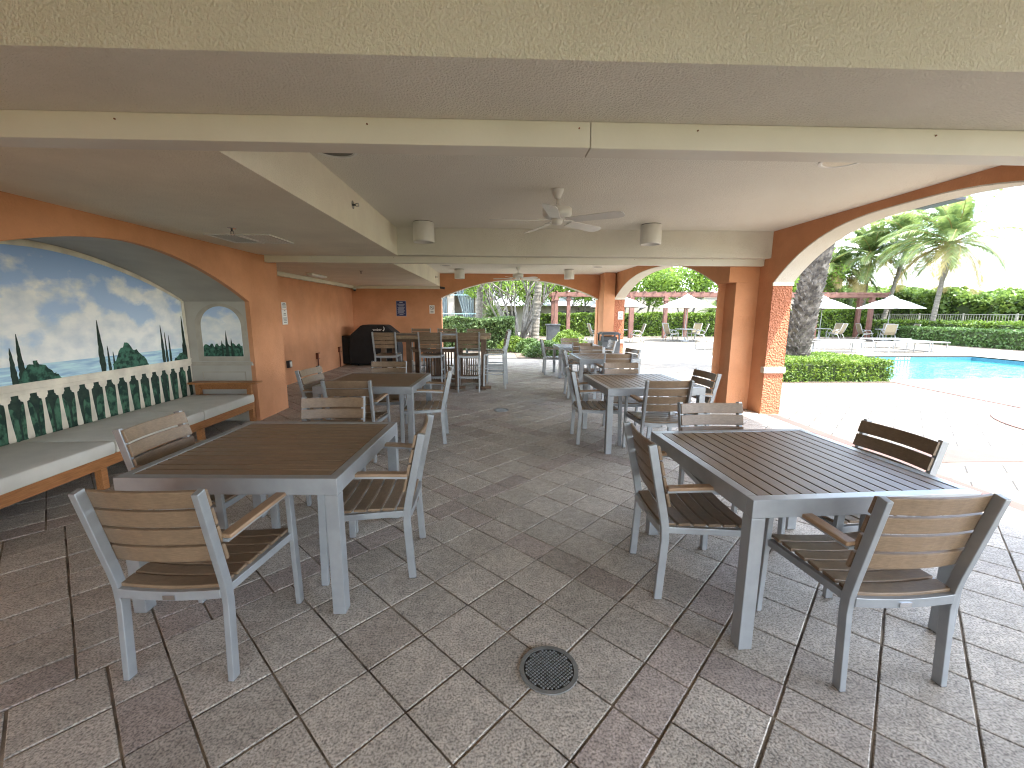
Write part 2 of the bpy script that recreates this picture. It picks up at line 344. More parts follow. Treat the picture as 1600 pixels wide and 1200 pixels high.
# ---- indoor pavers as real tiles, laid at 45 degrees
def floor_tiles():
    TS, BW = .2885, .195; PU = 6*TS + BW; J = .009; H = .0065
    vs = []; fs = []; cols = []
    rnd = random.Random(3)
    s2 = math.sqrt(.5)
    X0, X1, Y0, Y1 = -4.62, 4.168, -.8, 14.35
    def tile(u0, u1, v0, v1, kind):
        # u=(x+y)s2, v=(y-x)s2
        cu, cv = (u0+u1)/2, (v0+v1)/2; cx = (cu-cv)*s2; cy = (cu+cv)*s2
        if not (X0-.3 < cx < X1+.3 and Y0-.3 < cy < Y1+.3): return
        dz = rnd.uniform(-.0012, .0012); j = J/2 + rnd.uniform(-.0012, .0016)
        u0, u1, v0, v1 = u0+j, u1-j, v0+j, v1-j; b = .0035
        n = len(vs)
        # clip polygon to floor rect (corner tiles): simple clamp keeps shape near the border
        for (e, z) in ((0, -H-.012), (0, -H*.35+dz), (b, dz)):
            for (uu, vv) in ((u0+e, v0+e), (u1-e, v0+e), (u1-e, v1-e), (u0+e, v1-e)):
                x = (uu-vv)*s2; y = (uu+vv)*s2
                vs.append((min(max(x, X0), X1), min(max(y, Y0), Y1), z))
        for k in range(2):
            for q in range(4): fs.append((n+4*k+q, n+4*k+(q+1) % 4, n+4*k+4+(q+1) % 4, n+4*k+4+q))
        fs.append((n+8, n+9, n+10, n+11))
        g = rnd.uniform(.88, 1.1)
        if kind: c = (.375*g, .315*g, .275*g) if rnd.random() < .5 else (.395*g, .345*g, .295*g)
        else: c = (.43*g, .382*g, .325*g) if rnd.random() < .85 else (.41*g, .355*g, .30*g)
        cols.extend([c]*9)
    # block rows in v, each shifting u by a band width
    for bv in range(-7, 10):
        vb = .69 + bv*PU                     # start of the six big rows
        sh = .0 + BW*bv
        vrows = [(vb+i*TS, vb+(i+1)*TS, 0) for i in range(6)] + [(vb-BW, vb, 1)]
        for bu in range(-7, 12):
            ub = .187 + bu*PU + sh
            for (v0, v1, kb) in vrows:
                for i in range(6): tile(ub+i*TS, ub+(i+1)*TS, v0, v1, kb)
                tile(ub-BW, ub, v0, v1, 1)
    me = bpy.data.meshes.new('floor'); me.from_pydata(vs, [], fs); me.update()
    ca = me.color_attributes.new('tint', 'FLOAT_COLOR', 'CORNER')
    arr = np.ones((len(me.loops), 4), 'f'); i = 0
    for p in me.polygons:
        for _ in p.loop_indices: arr[_, :3] = cols[p.index]
    ca.data.foreach_set('color', arr.ravel())
    me.materials.append(M['paver']); o = bpy.data.objects.new('floor', me); col.objects.link(o)
    return tag(o, kind='structure')
floor_tiles()
tag(MB().box(-4.62, 4.169, -.8, 14.349, -.25, -.0062).build('floor_bed', M['grout']), kind='structure')

# ================================================================== BUILDING
B = thing('loggia_building', 'covered loggia with orange stucco arches and a beamed cream ceiling', 'building')
def arch_z(t, sp, rise, p): return sp + rise*(1-abs(t)**p)
def arch_wall(name, ax, w0, w1, a0, a1, ztop, spans, mt, shell=M['cream_rough'], shell_t=.012, zspring_shell=0):
    """wall whose normal is along ax (0 or 1), thickness w0..w1, running a0..a1, with arched openings"""
    mb = MB(); sh = MB(); cur = a0
    def bx(s, b0, b1, z0, z1):
        if ax == 0: s.box(w0, w1, b0, b1, z0, z1)
        else: s.box(b0, b1, w0, w1, z0, z1)
    for (s0, s1, sp, rise, p) in spans:
        if s0 > cur: bx(mb, cur, s0, -.05, ztop)
        n = 40; c = (s0+s1)/2; h = (s1-s0)/2
        P = [(c + h*math.sin(-math.pi/2+math.pi*i/n), arch_z(math.sin(-math.pi/2+math.pi*i/n), sp, rise, p)) for i in range(n+1)]
        P[0] = (s0, sp); P[-1] = (s1, sp)
        mb.prism([(s0, ztop)] + P + [(s1, ztop)], ax, w0, w1)
        if shell:
            Q = [(P[0][0]+shell_t, P[0][1]-.05)] + [(c+(x-c)*(1-shell_t/h), z-shell_t) for x, z in P[1:-1]] + [(P[-1][0]-shell_t, P[-1][1]-.05)]
            O = [(P[0][0], P[0][1]-.05)] + P[1:-1] + [(P[-1][0], P[-1][1]-.05)]
            sh = MB()
            for i in range(len(Q)-1):
                sh.prism([O[i], O[i+1], Q[i+1], Q[i]], ax, w0+.002, w1-.002)
            sh.build('arch_soffit', shell, B)
        cur = s1
    if a1 > cur: bx(mb, cur, a1, -.05, ztop)
    o = mb.build(name, mt, B)
    return o
# right arcade
arch_wall('arcade_wall', 0, 4.12, 4.42, -4.6, 6.95, 2.739, [(-2.3, 1.5, 2.0, .65, 2.8), (2.3, 6.3, 2.0, .65, 2.8)], M['orange'])
arch_wall('arcade_wall', 0, 3.64, 3.96, 6.95, 13.6, 2.739, [(6.96, 13.05, 2.0, .58, 2.4)], M['orange'])
MB().box(3.64, 4.119, 6.64, 6.949, 2.02, 2.739).build('pilaster', M['orange'], B)
MB().box(3.76, 4.119, 6.64, 7.02, -.05, 2.018).build('pilaster', M['orange'], B)
MB().box(3.27, 3.6, 12.9, 13.599, -.05, 2.739).build('pilaster', M['orange'], B)
# coarse sunlit faces of the piers and stone bands
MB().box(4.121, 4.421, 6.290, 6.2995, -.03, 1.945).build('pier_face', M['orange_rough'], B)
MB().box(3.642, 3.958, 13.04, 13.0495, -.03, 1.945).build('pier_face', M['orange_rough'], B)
MB().box(4.1, 4.44, 6.27, 6.36, .64, .735).build('stone_band', M['stone'], B, bevel=.006)
MB().box(3.62, 3.98, 13.02, 13.1, .62, .73).build('stone_band', M['stone'], B, bevel=.006)
MB().box(3.61, 3.985, 13.015, 13.1, 1.95, 2.03).build('stone_band', M['stone'], B, bevel=.006)
MB().box(4.11, 4.43, 6.275, 6.3, 1.95, 2.0).build('stone_band', M['cream'], B, bevel=.004)
# back wall
arch_wall('back_wall', 1, 13.6, 13.9, -4.75, 3.96, 2.739, [(-1.7, 3.25, 2.0, .58, 2.0)], M['orange'])
# recess side wall, niche wall with deep arched niche
MB().box(-4.75, -4.45, 6.9, 13.599, -.05, 2.739).build('side_wall', M['orange'], B)
NS = (2.3, 6.06, 1.68, .5, 1.8)
arch_wall('niche_wall', 0, -3.44, -3.38, -4.6, 6.9, 2.739, [NS], M['orange'], shell=None)
MB().box(-4.449, -3.441, 6.55, 6.899, -.05, 2.739).build('niche_wall', M['orange'], B)
# niche lining: vault, far end wall, back
nv = MB(); n = 40; c = (NS[0]+NS[1])/2; h = (NS[1]-NS[0])/2
P = [(c + h*math.sin(-math.pi/2+math.pi*i/n), arch_z(math.sin(-math.pi/2+math.pi*i/n), *NS[2:])) for i in range(n+1)]
for i in range(n):
    a, b = P[i], P[i+1]; nv.prism([a, b, (b[0], b[1]+.05), (a[0], a[1]+.05)], 0, -4.40, -3.441)
nv.box(-4.40, -3.441, 6.061, 6.11, -.05, 1.73)
nv.build('niche_vault', M['niche'], B)
nb = MB(); nb.box(-4.45, -4.40, -4.6, 6.5, -.05, 2.7); nb.build('niche_back', M['niche'], B)
MB().box(-4.399, -3.441, 2.25, 2.299, -.05, 1.73).build('niche_end', M['niche'], B)
# ceilings
MB().box(-4.75, 4.42, -4.6, 13.9, 2.74, 3.0).build('ceiling', M['ceiling'], B)
MB().box(-3.379, 4.119, -3.2, -2.6, 2.37, 2.7385).build('beam', M['cream_rough'], B)
MB().box(-3.379, -1.41, 2.141, 6.399, 2.35, 2.738).build('soffit', M['cream'], B)
MB().box(-4.449, -1.72, 6.951, 13.599, 2.35, 2.738).build('soffit', M['cream'], B)
MB().box(-3.379, 4.119, 1.56, 2.14, 2.37, 2.7385).build('beam', M['cream_rough'], B)
MB().box(-3.379, 4.119, 6.40, 6.635, 2.36, 2.7385).build('beam', M['cream_rough'], B)
MB().box(-4.449, 3.639, 6.636, 6.95, 2.36, 2.7385).build('beam', M['cream'], B)
t = MB(); t.box(-3.378, .42, 2.01, 2.13, 2.262, 2.369); t.box(.423, 4.118, 2.01, 2.13, 2.26, 2.369); t.build('shutter_track', M['track'], B, bevel=.003)
t = MB(); t.box(-3.378, .32, 6.55, 6.634, 2.262, 2.359); t.box(.323, 4.118, 6.55, 6.634, 2.26, 2.359); t.build('shutter_track', M['track'], B, bevel=.003)
for x in (-2.8, -1.6, -.55, .37, .9, 2.0, 3.2):
    MB().tube([(x, 2.009, 2.34), (x, 2.004, 2.34)], .0035, 8).build('track_screw', M['rust'], B); MB().tube([(x+.1, 6.549, 2.34), (x+.1, 6.545, 2.34)], .0035, 8).build('track_screw', M['rust'], B)
f = MB(); f.box(-4.449, -4.36, 6.952, 13.51, 2.265, 2.349); f.box(-4.449, -1.72, 13.511, 13.599, 2.265, 2.349); f.build('fascia', M['cream'], B, bevel=.004)
MB().box(-4.4, -1.8, -4.6, -4.35, -.05, 2.739).build('unseen_light_blocker', M['orange'], B)  # added wall, unseen behind the camera, cuts light from behind
# eave outside
MB().box(4.421, 4.80, -4.6, 6.9, 2.79, 3.05).build('eave', M['cream'], B)
MB().box(3.961, 4.32, 6.9, 14.2, 2.79, 3.05).build('eave', M['cream'], B)
MB().box(-4.75, 4.42, -4.6, 13.9, 3.001, 3.3).build('roof_slab', M['cream'], B)

# ---------------------------------------------------------------- painted mural
def sky_paint():
    m = bpy.data.materials.new('painted_sky'); m.use_nodes = True; nt = m.node_tree; N = nt.nodes; L = nt.links
    p = N['Principled BSDF']; p.inputs['Roughness'].default_value = .75
    tc = N.new('ShaderNodeTexCoord'); sx = N.new('ShaderNodeSeparateXYZ'); L.new(tc.outputs['Object'], sx.inputs[0])
    # height gradient: paler towards the painted horizon
    g = N.new('ShaderNodeMapRange'); g.inputs[1].default_value = 1.0; g.inputs[2].default_value = 2.2; L.new(sx.outputs[2], g.inputs[0])
    gr = N.new('ShaderNodeValToRGB'); gr.color_ramp.elements[0].color = (.56,.68,.78,1); gr.color_ramp.elements[1].color = (.27,.42,.72,1); L.new(g.outputs[0], gr.inputs[0])
    n = N.new('ShaderNodeTexNoise'); n.inputs['Scale'].default_value = 2.1; n.inputs['Detail'].default_value = 8; n.inputs['Roughness'].default_value = .52
    mp = N.new('ShaderNodeMapping'); mp.inputs['Location'].default_value = (.3, .75, .2); mp.inputs['Scale'].default_value = (1, 1, 1.5)
    L.new(tc.outputs['Object'], mp.inputs[0]); L.new(mp.outputs[0], n.inputs['Vector'])
    ad = N.new('ShaderNodeMath'); ad.operation = 'SUBTRACT'; ml = N.new('ShaderNodeMath'); ml.operation = 'MULTIPLY'; ml.inputs[1].default_value = .34
    L.new(g.outputs[0], ml.inputs[0]); L.new(n.outputs[0], ad.inputs[0]); L.new(ml.outputs[0], ad.inputs[1])
    cr_ = N.new('ShaderNodeValToRGB'); cr_.color_ramp.elements[0].position = .27; cr_.color_ramp.elements[1].position = .38; L.new(ad.outputs[0], cr_.inputs[0])
    mx = N.new('ShaderNodeMix'); mx.data_type = 'RGBA'; L.new(cr_.outputs[0], mx.inputs[0]); L.new(gr.outputs[0], mx.inputs[6])
    n2 = N.new('ShaderNodeTexNoise'); n2.inputs['Scale'].default_value = 5; n2.inputs['Detail'].default_value = 6; L.new(mp.outputs[0], n2.inputs['Vector'])
    c2 = N.new('ShaderNodeValToRGB'); c2.color_ramp.elements[0].position = .3; c2.color_ramp.elements[0].color = (.62,.67,.72,1); c2.color_ramp.elements[1].position = .65; c2.color_ramp.elements[1].color = (.88,.87,.84,1)
    L.new(n2.outputs[0], c2.inputs[0]); L.new(c2.outputs[0], mx.inputs[7]); L.new(mx.outputs[2], p.inputs['Base Color'])
    return m
M['psky'] = sky_paint()
M['psea'] = mat('painted_sea', (.30,.46,.64), (.55,.76,.80), 4, .75, stretch=(1,1,9))
M['pcyp'] = mat('painted_cypress', (.008,.022,.016), (.02,.045,.03), 20, .8)
M['pbush'] = mat('painted_bush', (.006,.03,.02), (.05,.15,.10), 22, .8, ramp=(.4,.6))
M['pbush2'] = mat('painted_hedge', (.006,.03,.02), (.06,.15,.09), 18, .8, ramp=(.42,.6), stretch=(1,1,.8))
M['pstone'] = mat('painted_stone', (.74,.67,.55), (.58,.52,.43), 7, .8)
M['pstone2'] = mat('painted_stone_shade', (.40,.36,.30), (.33,.30,.25), 7, .8)
mu = thing('wall_mural', 'painted mural of cloudy sky, sea and cypresses behind a stone balustrade in the arched niche', 'mural')
X = -4.40
nn = 30; ins = .06
arcp = [(c+(h-ins)*math.sin(-math.pi/2+math.pi*i/nn), arch_z(math.sin(-math.pi/2+math.pi*i/nn), NS[2], NS[3]-ins, NS[4])) for i in range(nn+1)]
# the wall plane sits at X=-4.25: a panel fills the back
XB = -4.255
MB().prism([(NS[0]+.001, -.04)] + [(y, z-.001) for y, z in P[1:-1]] + [(NS[1]-.001, -.04)], 0, -4.399, XB).build('plaster_panel', M['pstone'], mu)
MB().prism([(arcp[0][0], .86)] + arcp + [(arcp[-1][0], .86)], 0, XB, XB+.003).build('painted_sky', M['psky'], mu)
MB().prism([(arcp[0][0]+.001, .861), (arcp[-1][0]-.001, .861), (arcp[-1][0]-.001, 1.055), (arcp[0][0]+.001, 1.055)], 0, XB+.003, XB+.005).build('painted_sea', M['psea'], mu)
cy = MB(); bu = MB()
def cypress(mb, y, z1, w=.05, z0=.88, k=XB):
    rn = random.Random(int(y*1000)); n = 14; Lp = []; Rp = []
    for i in range(n+1):
        t_ = i/n; ww = w*(1-t_)**.8*(.55+.45*min(1, t_*5))+.002
        Lp.append((y-ww/1.0*rn.uniform(.75, 1.1), z0+(z1-z0)*t_)); Rp.append((y+ww*rn.uniform(.75, 1.1), z0+(z1-z0)*t_))
    mb.prism(Lp + Rp[::-1], 0, k+.005, k+.007)
for y, z1, w_ in ((3.87,1.22,.035),(3.94,1.34,.035),(2.7,1.3,.04),(2.9,1.15,.035),(4.73,1.45,.045),(4.81,1.17,.02),(4.87,1.10,.015),(5.585,1.37,.03),(5.64,1.28,.022),(5.70,1.24,.022),(5.93,1.13,.014),(5.99,1.1,.012)):
    cy = MB(); cypress(cy, y, z1, w_); cy.build('painted_cypress', M['pcyp'], mu)
cy = MB(); cypress(cy, 5.965, 1.48, .04); cy.build('painted_cypress', M['pcyp'], mu)
def blob(mb, pts_, x0, x1, seed=1, amp=.012):
    rn = random.Random(seed); out_ = []
    for i in range(len(pts_)-1):
        a, b = pts_[i], pts_[i+1]
        for k in range(5): out_.append((a[0]+(b[0]-a[0])*k/5+rn.uniform(-amp, amp), a[1]+(b[1]-a[1])*k/5+rn.uniform(-amp, amp)*.8+amp*math.sin(k*1.3)))
    out_.append(pts_[-1]); mb.prism([(pts_[0][0], .87)] + out_ + [(pts_[-1][0], .87)], 0, x0, x1)
blob(bu, [(3.9,.93),(3.95,1.02),(4.05,1.09),(4.13,1.05),(4.22,.95),(4.27,.9)], XB+.007, XB+.009, 1); bu.build('painted_bush', M['pbush'], mu); bu = MB()
blob(bu, [(4.84,.93),(4.92,1.06),(5.04,1.2),(5.16,1.1),(5.27,1.0),(5.33,.91)], XB+.007, XB+.009, 2); bu.build('painted_bush', M['pbush'], mu); bu = MB()
blob(bu, [(5.76,.91),(5.84,.98),(5.9,1.0),(5.96,.95),(5.995,.92)], XB+.007, XB+.009, 3); bu.build('painted_bush', M['pbush'], mu); bu = MB()
blob(bu, [(2.45,.95),(2.6,1.1),(3.0,1.15),(3.3,1.0),(3.4,.9)], XB+.007, XB+.009, 4)
bu.build('painted_bush', M['pbush'], mu)
hd = MB(); rn = random.Random(5); y = 2.36
hd.box(XB, XB+.004, 2.33, 6.03, .38, .80); y = 2.36
hd.build('painted_shadow', M['pcyp'], mu)
hd = MB()
while y < 6.0:
    w_ = rn.uniform(.05, .075); top = rn.uniform(.66, .77)
    hd.prism([(y-w_, .38)]+[(y-w_*math.cos(math.pi*i/10)*rn.uniform(.9, 1.05), .5+(top-.5)*math.sin(math.pi*i/10)**.6) for i in range(11)]+[(y+w_, .38)], 0, XB+.004, XB+.006)
    y += rn.uniform(.12, .155)
hd.build('painted_hedge', M['pbush2'], mu)
# balustrade rail
rl = MB(); rl.box(XB, XB+.016, 2.302, 6.055, .80, .835); rl.box(XB, XB+.012, 2.302, 6.055, .835, .885); rl.box(XB, XB+.02, 2.302, 6.055, .885, .90); rl.box(XB, XB+.012, 2.302, 6.055, .30, .385)
rl.build('painted_rail', M['pstone'], mu, bevel=.003)
bl = MB()
k = -10
while True:
    y = 3.76+.1553*k; k += 1
    if y > 6.05: break
    if y < 2.36: continue
    prof = [(.047,.80),(.047,.765),(.038,.76),(.036,.745),(.015,.735),(.013,.70),(.016,.62),(.022,.52),(.028,.45),(.030,.41),(.024,.385)]
    bl.prism([(y+a, z) for a, z in prof]+[(y-a, z) for a, z in reversed(prof)], 0, XB+.006, XB+.0085)
bl.build('painted_baluster', M['pstone'], mu)
# painted moulding round the arch
ml_ = MB()
for i in range(len(arcp)-1):
    a, b = arcp[i], arcp[i+1]
    def outw(p_, d_): return (c+(p_[0]-c)*(1+d_/h), p_[1]+d_*.9)
    ml_.prism([a, b, outw(b, .045), outw(a, .045)], 0, XB+.001, XB+.011)
ml_.box(XB, XB+.011, arcp[-1][0], arcp[-1][0]+.045, .90, arcp[-1][1]); ml_.box(XB, XB+.011, arcp[0][0]-.045, arcp[0][0], .90, arcp[0][1])
ml_.build('painted_moulding', M['pstone'], mu)
# end wall painting (faces -Y)
YE = 6.06
ew = thing('end_wall_painting', 'small painted arched window with clouds and dark trees on the niche end wall', 'mural')
def arch2(x0, x1, z0, zs, zt, n=20):
    cx = (x0+x1)/2; hw = (x1-x0)/2
    return [(x0, z0), (x0, zs)] + [(cx-hw*math.cos(math.pi*i/n), zs+(zt-zs)*math.sin(math.pi*i/n)) for i in range(1, n)] + [(x1, zs), (x1, z0)]
MB().prism(arch2(-4.14, -3.45, .86, 1.36, 1.655), 1, YE-.004, YE-.0005).build('painted_surround', M['pstone2'], ew)
MB().prism(arch2(-4.06, -3.52, .925, 1.35, 1.615), 1, YE-.007, YE-.004).build('painted_sky', M['psky'], ew)
tr = MB(); rn = random.Random(9); pp = [(-4.06, .926)]
for i in range(26):
    x = -4.055+.53*i/25; pp.append((x, 1.06+.045*abs(math.sin(i*.9))+rn.uniform(-.01, .012)))
pp.append((-3.521, .926)); tr.prism(pp, 1, YE-.009, YE-.007)
tr.build('painted_bush', M['pbush'], ew)
for x, z1, w_ in ((-3.735,1.29,.022),(-3.67,1.18,.014),(-3.8,1.15,.012)):
    tr = MB(); tr.prism([(x-w_, .93), (x-w_*.8, 1.1), (x, z1), (x+w_*.8, 1.1), (x+w_, .93)], 1, YE-.011, YE-.009)
    tr.build('painted_cypress', M['pcyp'], ew)
t = MB(); t.box(-4.235, -3.40, YE-.03, YE-.0005, .80, .825); t.box(-4.235, -3.41, YE-.018, YE-.0005, .825, .85); t.build('painted_ledge', M['pstone2'], ew, bevel=.003)
t = MB()
for a in ((-4.11,-3.52,.70,.712),(-4.11,-3.52,.53,.542),(-4.11,-4.098,.542,.70),(-3.532,-3.52,.542,.70)): t.box(a[0], a[1], YE-.006, YE-.0005, a[2], a[3])
t.build('painted_panel', M['pstone2'], ew)

# ================================================================== FURNITURE
def rear_leg(x, z_top, y0=-.235, yk=-.215, yt=-.315, zk=.43, w=.026, t=.042):
    pts = [(x, y0, 0), (x, yk, zk*.8), (x, yk-.004, zk*.98), (x*1.0, yk-.018, zk*1.16), (x*1.03, yt, z_top)]
    return MB().sweep(pts, w, t)
def armchair():
    r = thing('armchair', 'x', 'chair', group='slatted armchairs around the dining tables')
    for s in (-1, 1):
        l = rear_leg(s*.222, .875).build('leg', M['silver'], r, bevel=.003)
        MB().box(s*.222-.0125, s*.222+.0125, -.255, -.215, -.0005, .006).build('foot_cap', M['rubber'], l)
        l = MB().sweep([(s*.262, .25, 0), (s*.258, .236, .635)], .026, .04).build('leg', M['silver'], r, bevel=.003)
        MB().box(s*.262-.0125, s*.262+.0125, .231, .269, -.0005, .006).build('foot_cap', M['rubber'], l)
        # wooden arm cap: from the front leg, bowed outward, to the rear post
        pts = []
        for i in range(9):
            q = i/8; y_ = .27 - .50*q; pts.append((s*(.262 + .014*math.sin(math.pi*q) - .012*q), y_, .652+.012*math.sin(math.pi*q)-.004*q))
        MB().sweep(pts, .05, .018).build('armrest', M['arm'], r, bevel=.005)
        ab_ = MB().sweep([(p[0], p[1], p[2]-.0165) for p in pts], .024, .014)
        ab_.build('arm_rail', M['silver'], r)
    fr = MB()
    for s in (-1, 1): fr.sweep([(s*.250, .225, .395), (s*.222, -.20, .405)], .024, .035)
    fr.slat((0, .218, .392), (0,0,.0175), (0,.011,0), .245, lambda t_: Vector((0,0,-.010*(1-t_*t_))), 8)
    fr.slat((0, -.232, .400), (0,0,.020), (0,.011,0), .210, lambda t_: Vector((0,0,-.012*(1-t_*t_))), 8)
    fr.build('seat_frame', M['silver'], r, bevel=.002)
    st = MB(); ns = 6
    for i in range(ns):
        y_ = -.19 + .395*i/(ns-1); hw = .215+.028*i/(ns-1)
        st.slat((0, y_, .428), (0,.033,.0), (0,0,.008), hw, lambda t_: Vector((0,0,-.014*(1-t_*t_))), 10)
    st.build('seat', M['slat'], r, bevel=.003)
    bk = MB(); nb_ = 4
    for i in range(nb_):
        z_ = .575 + .2575*i/(nb_-1); q = (z_-.45)/.43; y_ = -.215-.10*q
        hv = Vector((0, -.0094, .0372)); nvv = Vector((0, .0078, .0019))
        bk.slat((0, y_+.031, z_), hv, nvv, .236, lambda t_: Vector((0, -.026*(1-t_*t_), 0)), 10)
    bk.build('backrest', M['slat'], r, bevel=.003)
    MB().box(-.025, .025, -.2475, -.2432, .374, .394).build('name_plate', M['plate'], r)
    return r
def table(lengthwise):
    r = thing('dining_table', 'x', 'table', group='square slatted dining tables')
    a = .5475; f = MB(); z1 = .74
    f.box(-a, a, -a, -a+.05, z1-.085, z1); f.box(-a, a, a-.05, a, z1-.085, z1)
    f.box(-a, -a+.05, -a+.0505, a-.0505, z1-.085, z1-.0005); f.box(a-.05, a, -a+.0505, a-.0505, z1-.085, z1-.0005)
    f.build('frame', M['silver'], r, bevel=.0025)
    n = 14; w_ = (2*a-.104)/n; s = MB()
    for i in range(n):
        p = -a+.052+w_*i
        if lengthwise: s.box(p+.0042, p+w_-.0042, -a+.053, a-.053, z1-.022, z1-.002)
        else: s.box(-a+.053, a-.053, p+.0042, p+w_-.0042, z1-.022, z1-.002)
    s.build('tabletop', M['slat_y' if lengthwise else 'slat'], r, bevel=.002)
    MB().box(-.03, .03, -a+.051, a-.051, z1-.06, z1-.03).build('support_rail', M['silver'], r)
    for sx_ in (-1, 1):
        for sy_ in (-1, 1):
            l = MB().box(sx_*a-(.065 if sx_ > 0 else 0), sx_*a+(.065 if sx_ < 0 else 0), sy_*a-(.065 if sy_ > 0 else 0), sy_*a+(.065 if sy_ < 0 else 0), .004, z1-.086).build('leg', M['silver'], r, bevel=.003)
    return r
def stool():
    r = thing('bar_stool', 'x', 'stool', group='tall slatted stools around the bar table')
    for s in (-1, 1):
        MB().sweep([(s*.205, -.225, 0), (s*.205, -.20, .62), (s*.205, -.205, .74), (s*.208, -.225, .82), (s*.212, -.295, 1.175)], .026, .038).build('leg', M['silver'], r, bevel=.003)
        MB().sweep([(s*.215, .22, 0), (s*.205, .20, .70)], .026, .036).build('leg', M['silver'], r, bevel=.003)
    fr = MB()
    for s in (-1, 1):
        fr.sweep([(s*.205, .20, .70), (s*.203, -.20, .71)], .022, .032)
        fr.sweep([(s*.212, .212, .30), (s*.205, -.212, .30)], .018, .025)
        fr.sweep([(s*.208, .208, .42), (s*.205, -.205, .42)], .018, .025)
    fr.bar((-.2, .212, .22), (.2, .212, .22), .028, .02, (0,0,1)); fr.bar((-.2, -.213, .30), (.2, -.213, .30), .028, .02, (0,0,1))
    fr.slat((0, -.206, .705), (0,0,.02), (0,.010,0), .20, lambda t_: Vector((0,0,-.012*(1-t_*t_))), 8); fr.bar((-.2, .195, .69), (.2, .195, .69), .03, .02, (0,0,1))
    fr.build('frame', M['silver'], r, bevel=.002)
    st = MB()
    for i in range(5): st.slat((0, -.165+.0875*i, .734), (0,.038,0), (0,0,.008), .20, lambda t_: Vector((0,0,-.012*(1-t_*t_))), 8)
    st.build('seat', M['slat'], r, bevel=.003)
    bk = MB()
    for i in range(4):
        z_ = .90+.232*i/3; y_ = -.225-.07*(z_-.82)/.35
        bk.slat((0, y_+.029, z_), (0,-.0066,.0335), (0,.0075,.0015), .215, lambda t_: Vector((0,-.018*(1-t_*t_),0)), 8)
    bk.build('backrest', M['slat'], r, bevel=.003)
    return r
TX = table(False); TY = table(True)
place(TX, False, (-1.30, 2.56, 0), R(-2.4), 'brown topped square table nearest the camera on the mural side')
place(TX, True, (-1.435, 5.16, 0), R(-2.2), 'brown topped square table in front of the high bar table')
place(TY, False, (1.64, 2.26, 0), R(2.6), 'grey framed square table at front right beside the sunny deck')
place(TY, True, (1.73, 5.01, 0), R(2.6), 'grey framed square table beside the nearer orange pier, second from the front')
place(TY, True, (2.03, 7.93, 0), R(0), 'square table third from the front on the pool side, behind the wall pier')
place(TY, True, (2.05, 10.5, 0), R(0), 'farthest square table, by the green shrubs and the litter bin')
CH = armchair(); used = False
cs = [
 (-1.33, 1.865, -2.5, 'armchair nearest the camera at left, its brown slatted back towards us'),
 (-.735, 2.515, 92, 'armchair on the aisle side of the front left table, seen side on'),
 (-1.85, 2.66, -91, 'armchair between the front left table and the cushioned bench'),
 (-1.27, 3.06, 184, 'armchair tucked at the far edge of the front left table, facing us'),
 (1.645, 1.72, 1, 'armchair nearest the camera at right, grey brown back towards us'),
 (1.12, 2.285, -91, 'armchair on the aisle side of the front right table'),
 (1.63, 2.79, 180, 'armchair tucked at the far edge of the front right table, facing us'),
 (2.07, 2.31, 91, 'armchair on the sunny side of the front right table, its dark back against the deck'),
 (-1.475, 4.50, 0, 'armchair with its back to us at the second table on the mural side'),
 (-1.95, 5.12, -97, 'armchair by the orange wall at the second table on the mural side'),
 (-1.475, 5.60, 180, 'armchair facing us across the second table on the mural side'),
 (-.85, 5.09, 93, 'armchair on the aisle side of the second table on the mural side'),
 (1.75, 4.45, 0, 'armchair with its back to us at the second table on the pool side'),
 (1.21, 5.03, -91, 'armchair on the aisle side of the second table on the pool side'),
 (1.72, 5.43, 180, 'armchair facing us across the second table on the pool side'),
 (2.17, 4.80, 94, 'armchair beside the brown shadowed pier at the second table on the pool side'),
 (2.04, 7.25, 0, 'armchair with its back to us at the third table on the pool side'),
 (1.56, 7.77, -91, 'armchair on the aisle side of the third table on the pool side'),
 (1.96, 8.37, 180, 'armchair facing us across the third table on the pool side'),
 (2.33, 7.92, 102, 'armchair on the deck side of the third table, seen against the white deck'),
 (1.97, 9.84, 0, 'armchair with its back to us at the farthest table'),
 (1.47, 10.75, -91, 'armchair nearest the shrubs on the aisle side of the farthest table'),
 (2.0, 11.09, 180, 'armchair facing us across the farthest table'),
 (2.62, 10.5, 92, 'armchair with a pale lit back in front of the black litter bin'),
]
for x, y, a, lab in cs:
    place(CH, used, (x, y, 0), R(a), lab); used = True
ST = stool(); used = False
for x, y, a, lab in [
 (-2.11, 8.42, 0, 'bar stool in front of the black covered grill, its back to us'),
 (-1.25, 8.42, 0, 'bar stool at the middle of the near side of the bar table'),
 (-.525, 8.42, 0, 'bar stool with its back to us nearest the right end of the bar table'),
 (-1.76, 9.9, 180, 'bar stool across the bar table against the orange wall'),
 (-1.15, 9.9, 180, 'bar stool across the bar table at the edge of the back arch'),
 (-.46, 9.9, 180, 'bar stool across the bar table in front of the palm trunk'),
 (-.03, 8.78, 92, 'nearer of the two bar stools at the right end of the bar table'),
 (.02, 9.42, 93, 'farther of the two bar stools at the right end of the bar table')]:
    place(ST, used, (x, y, 0), R(a), lab); used = True
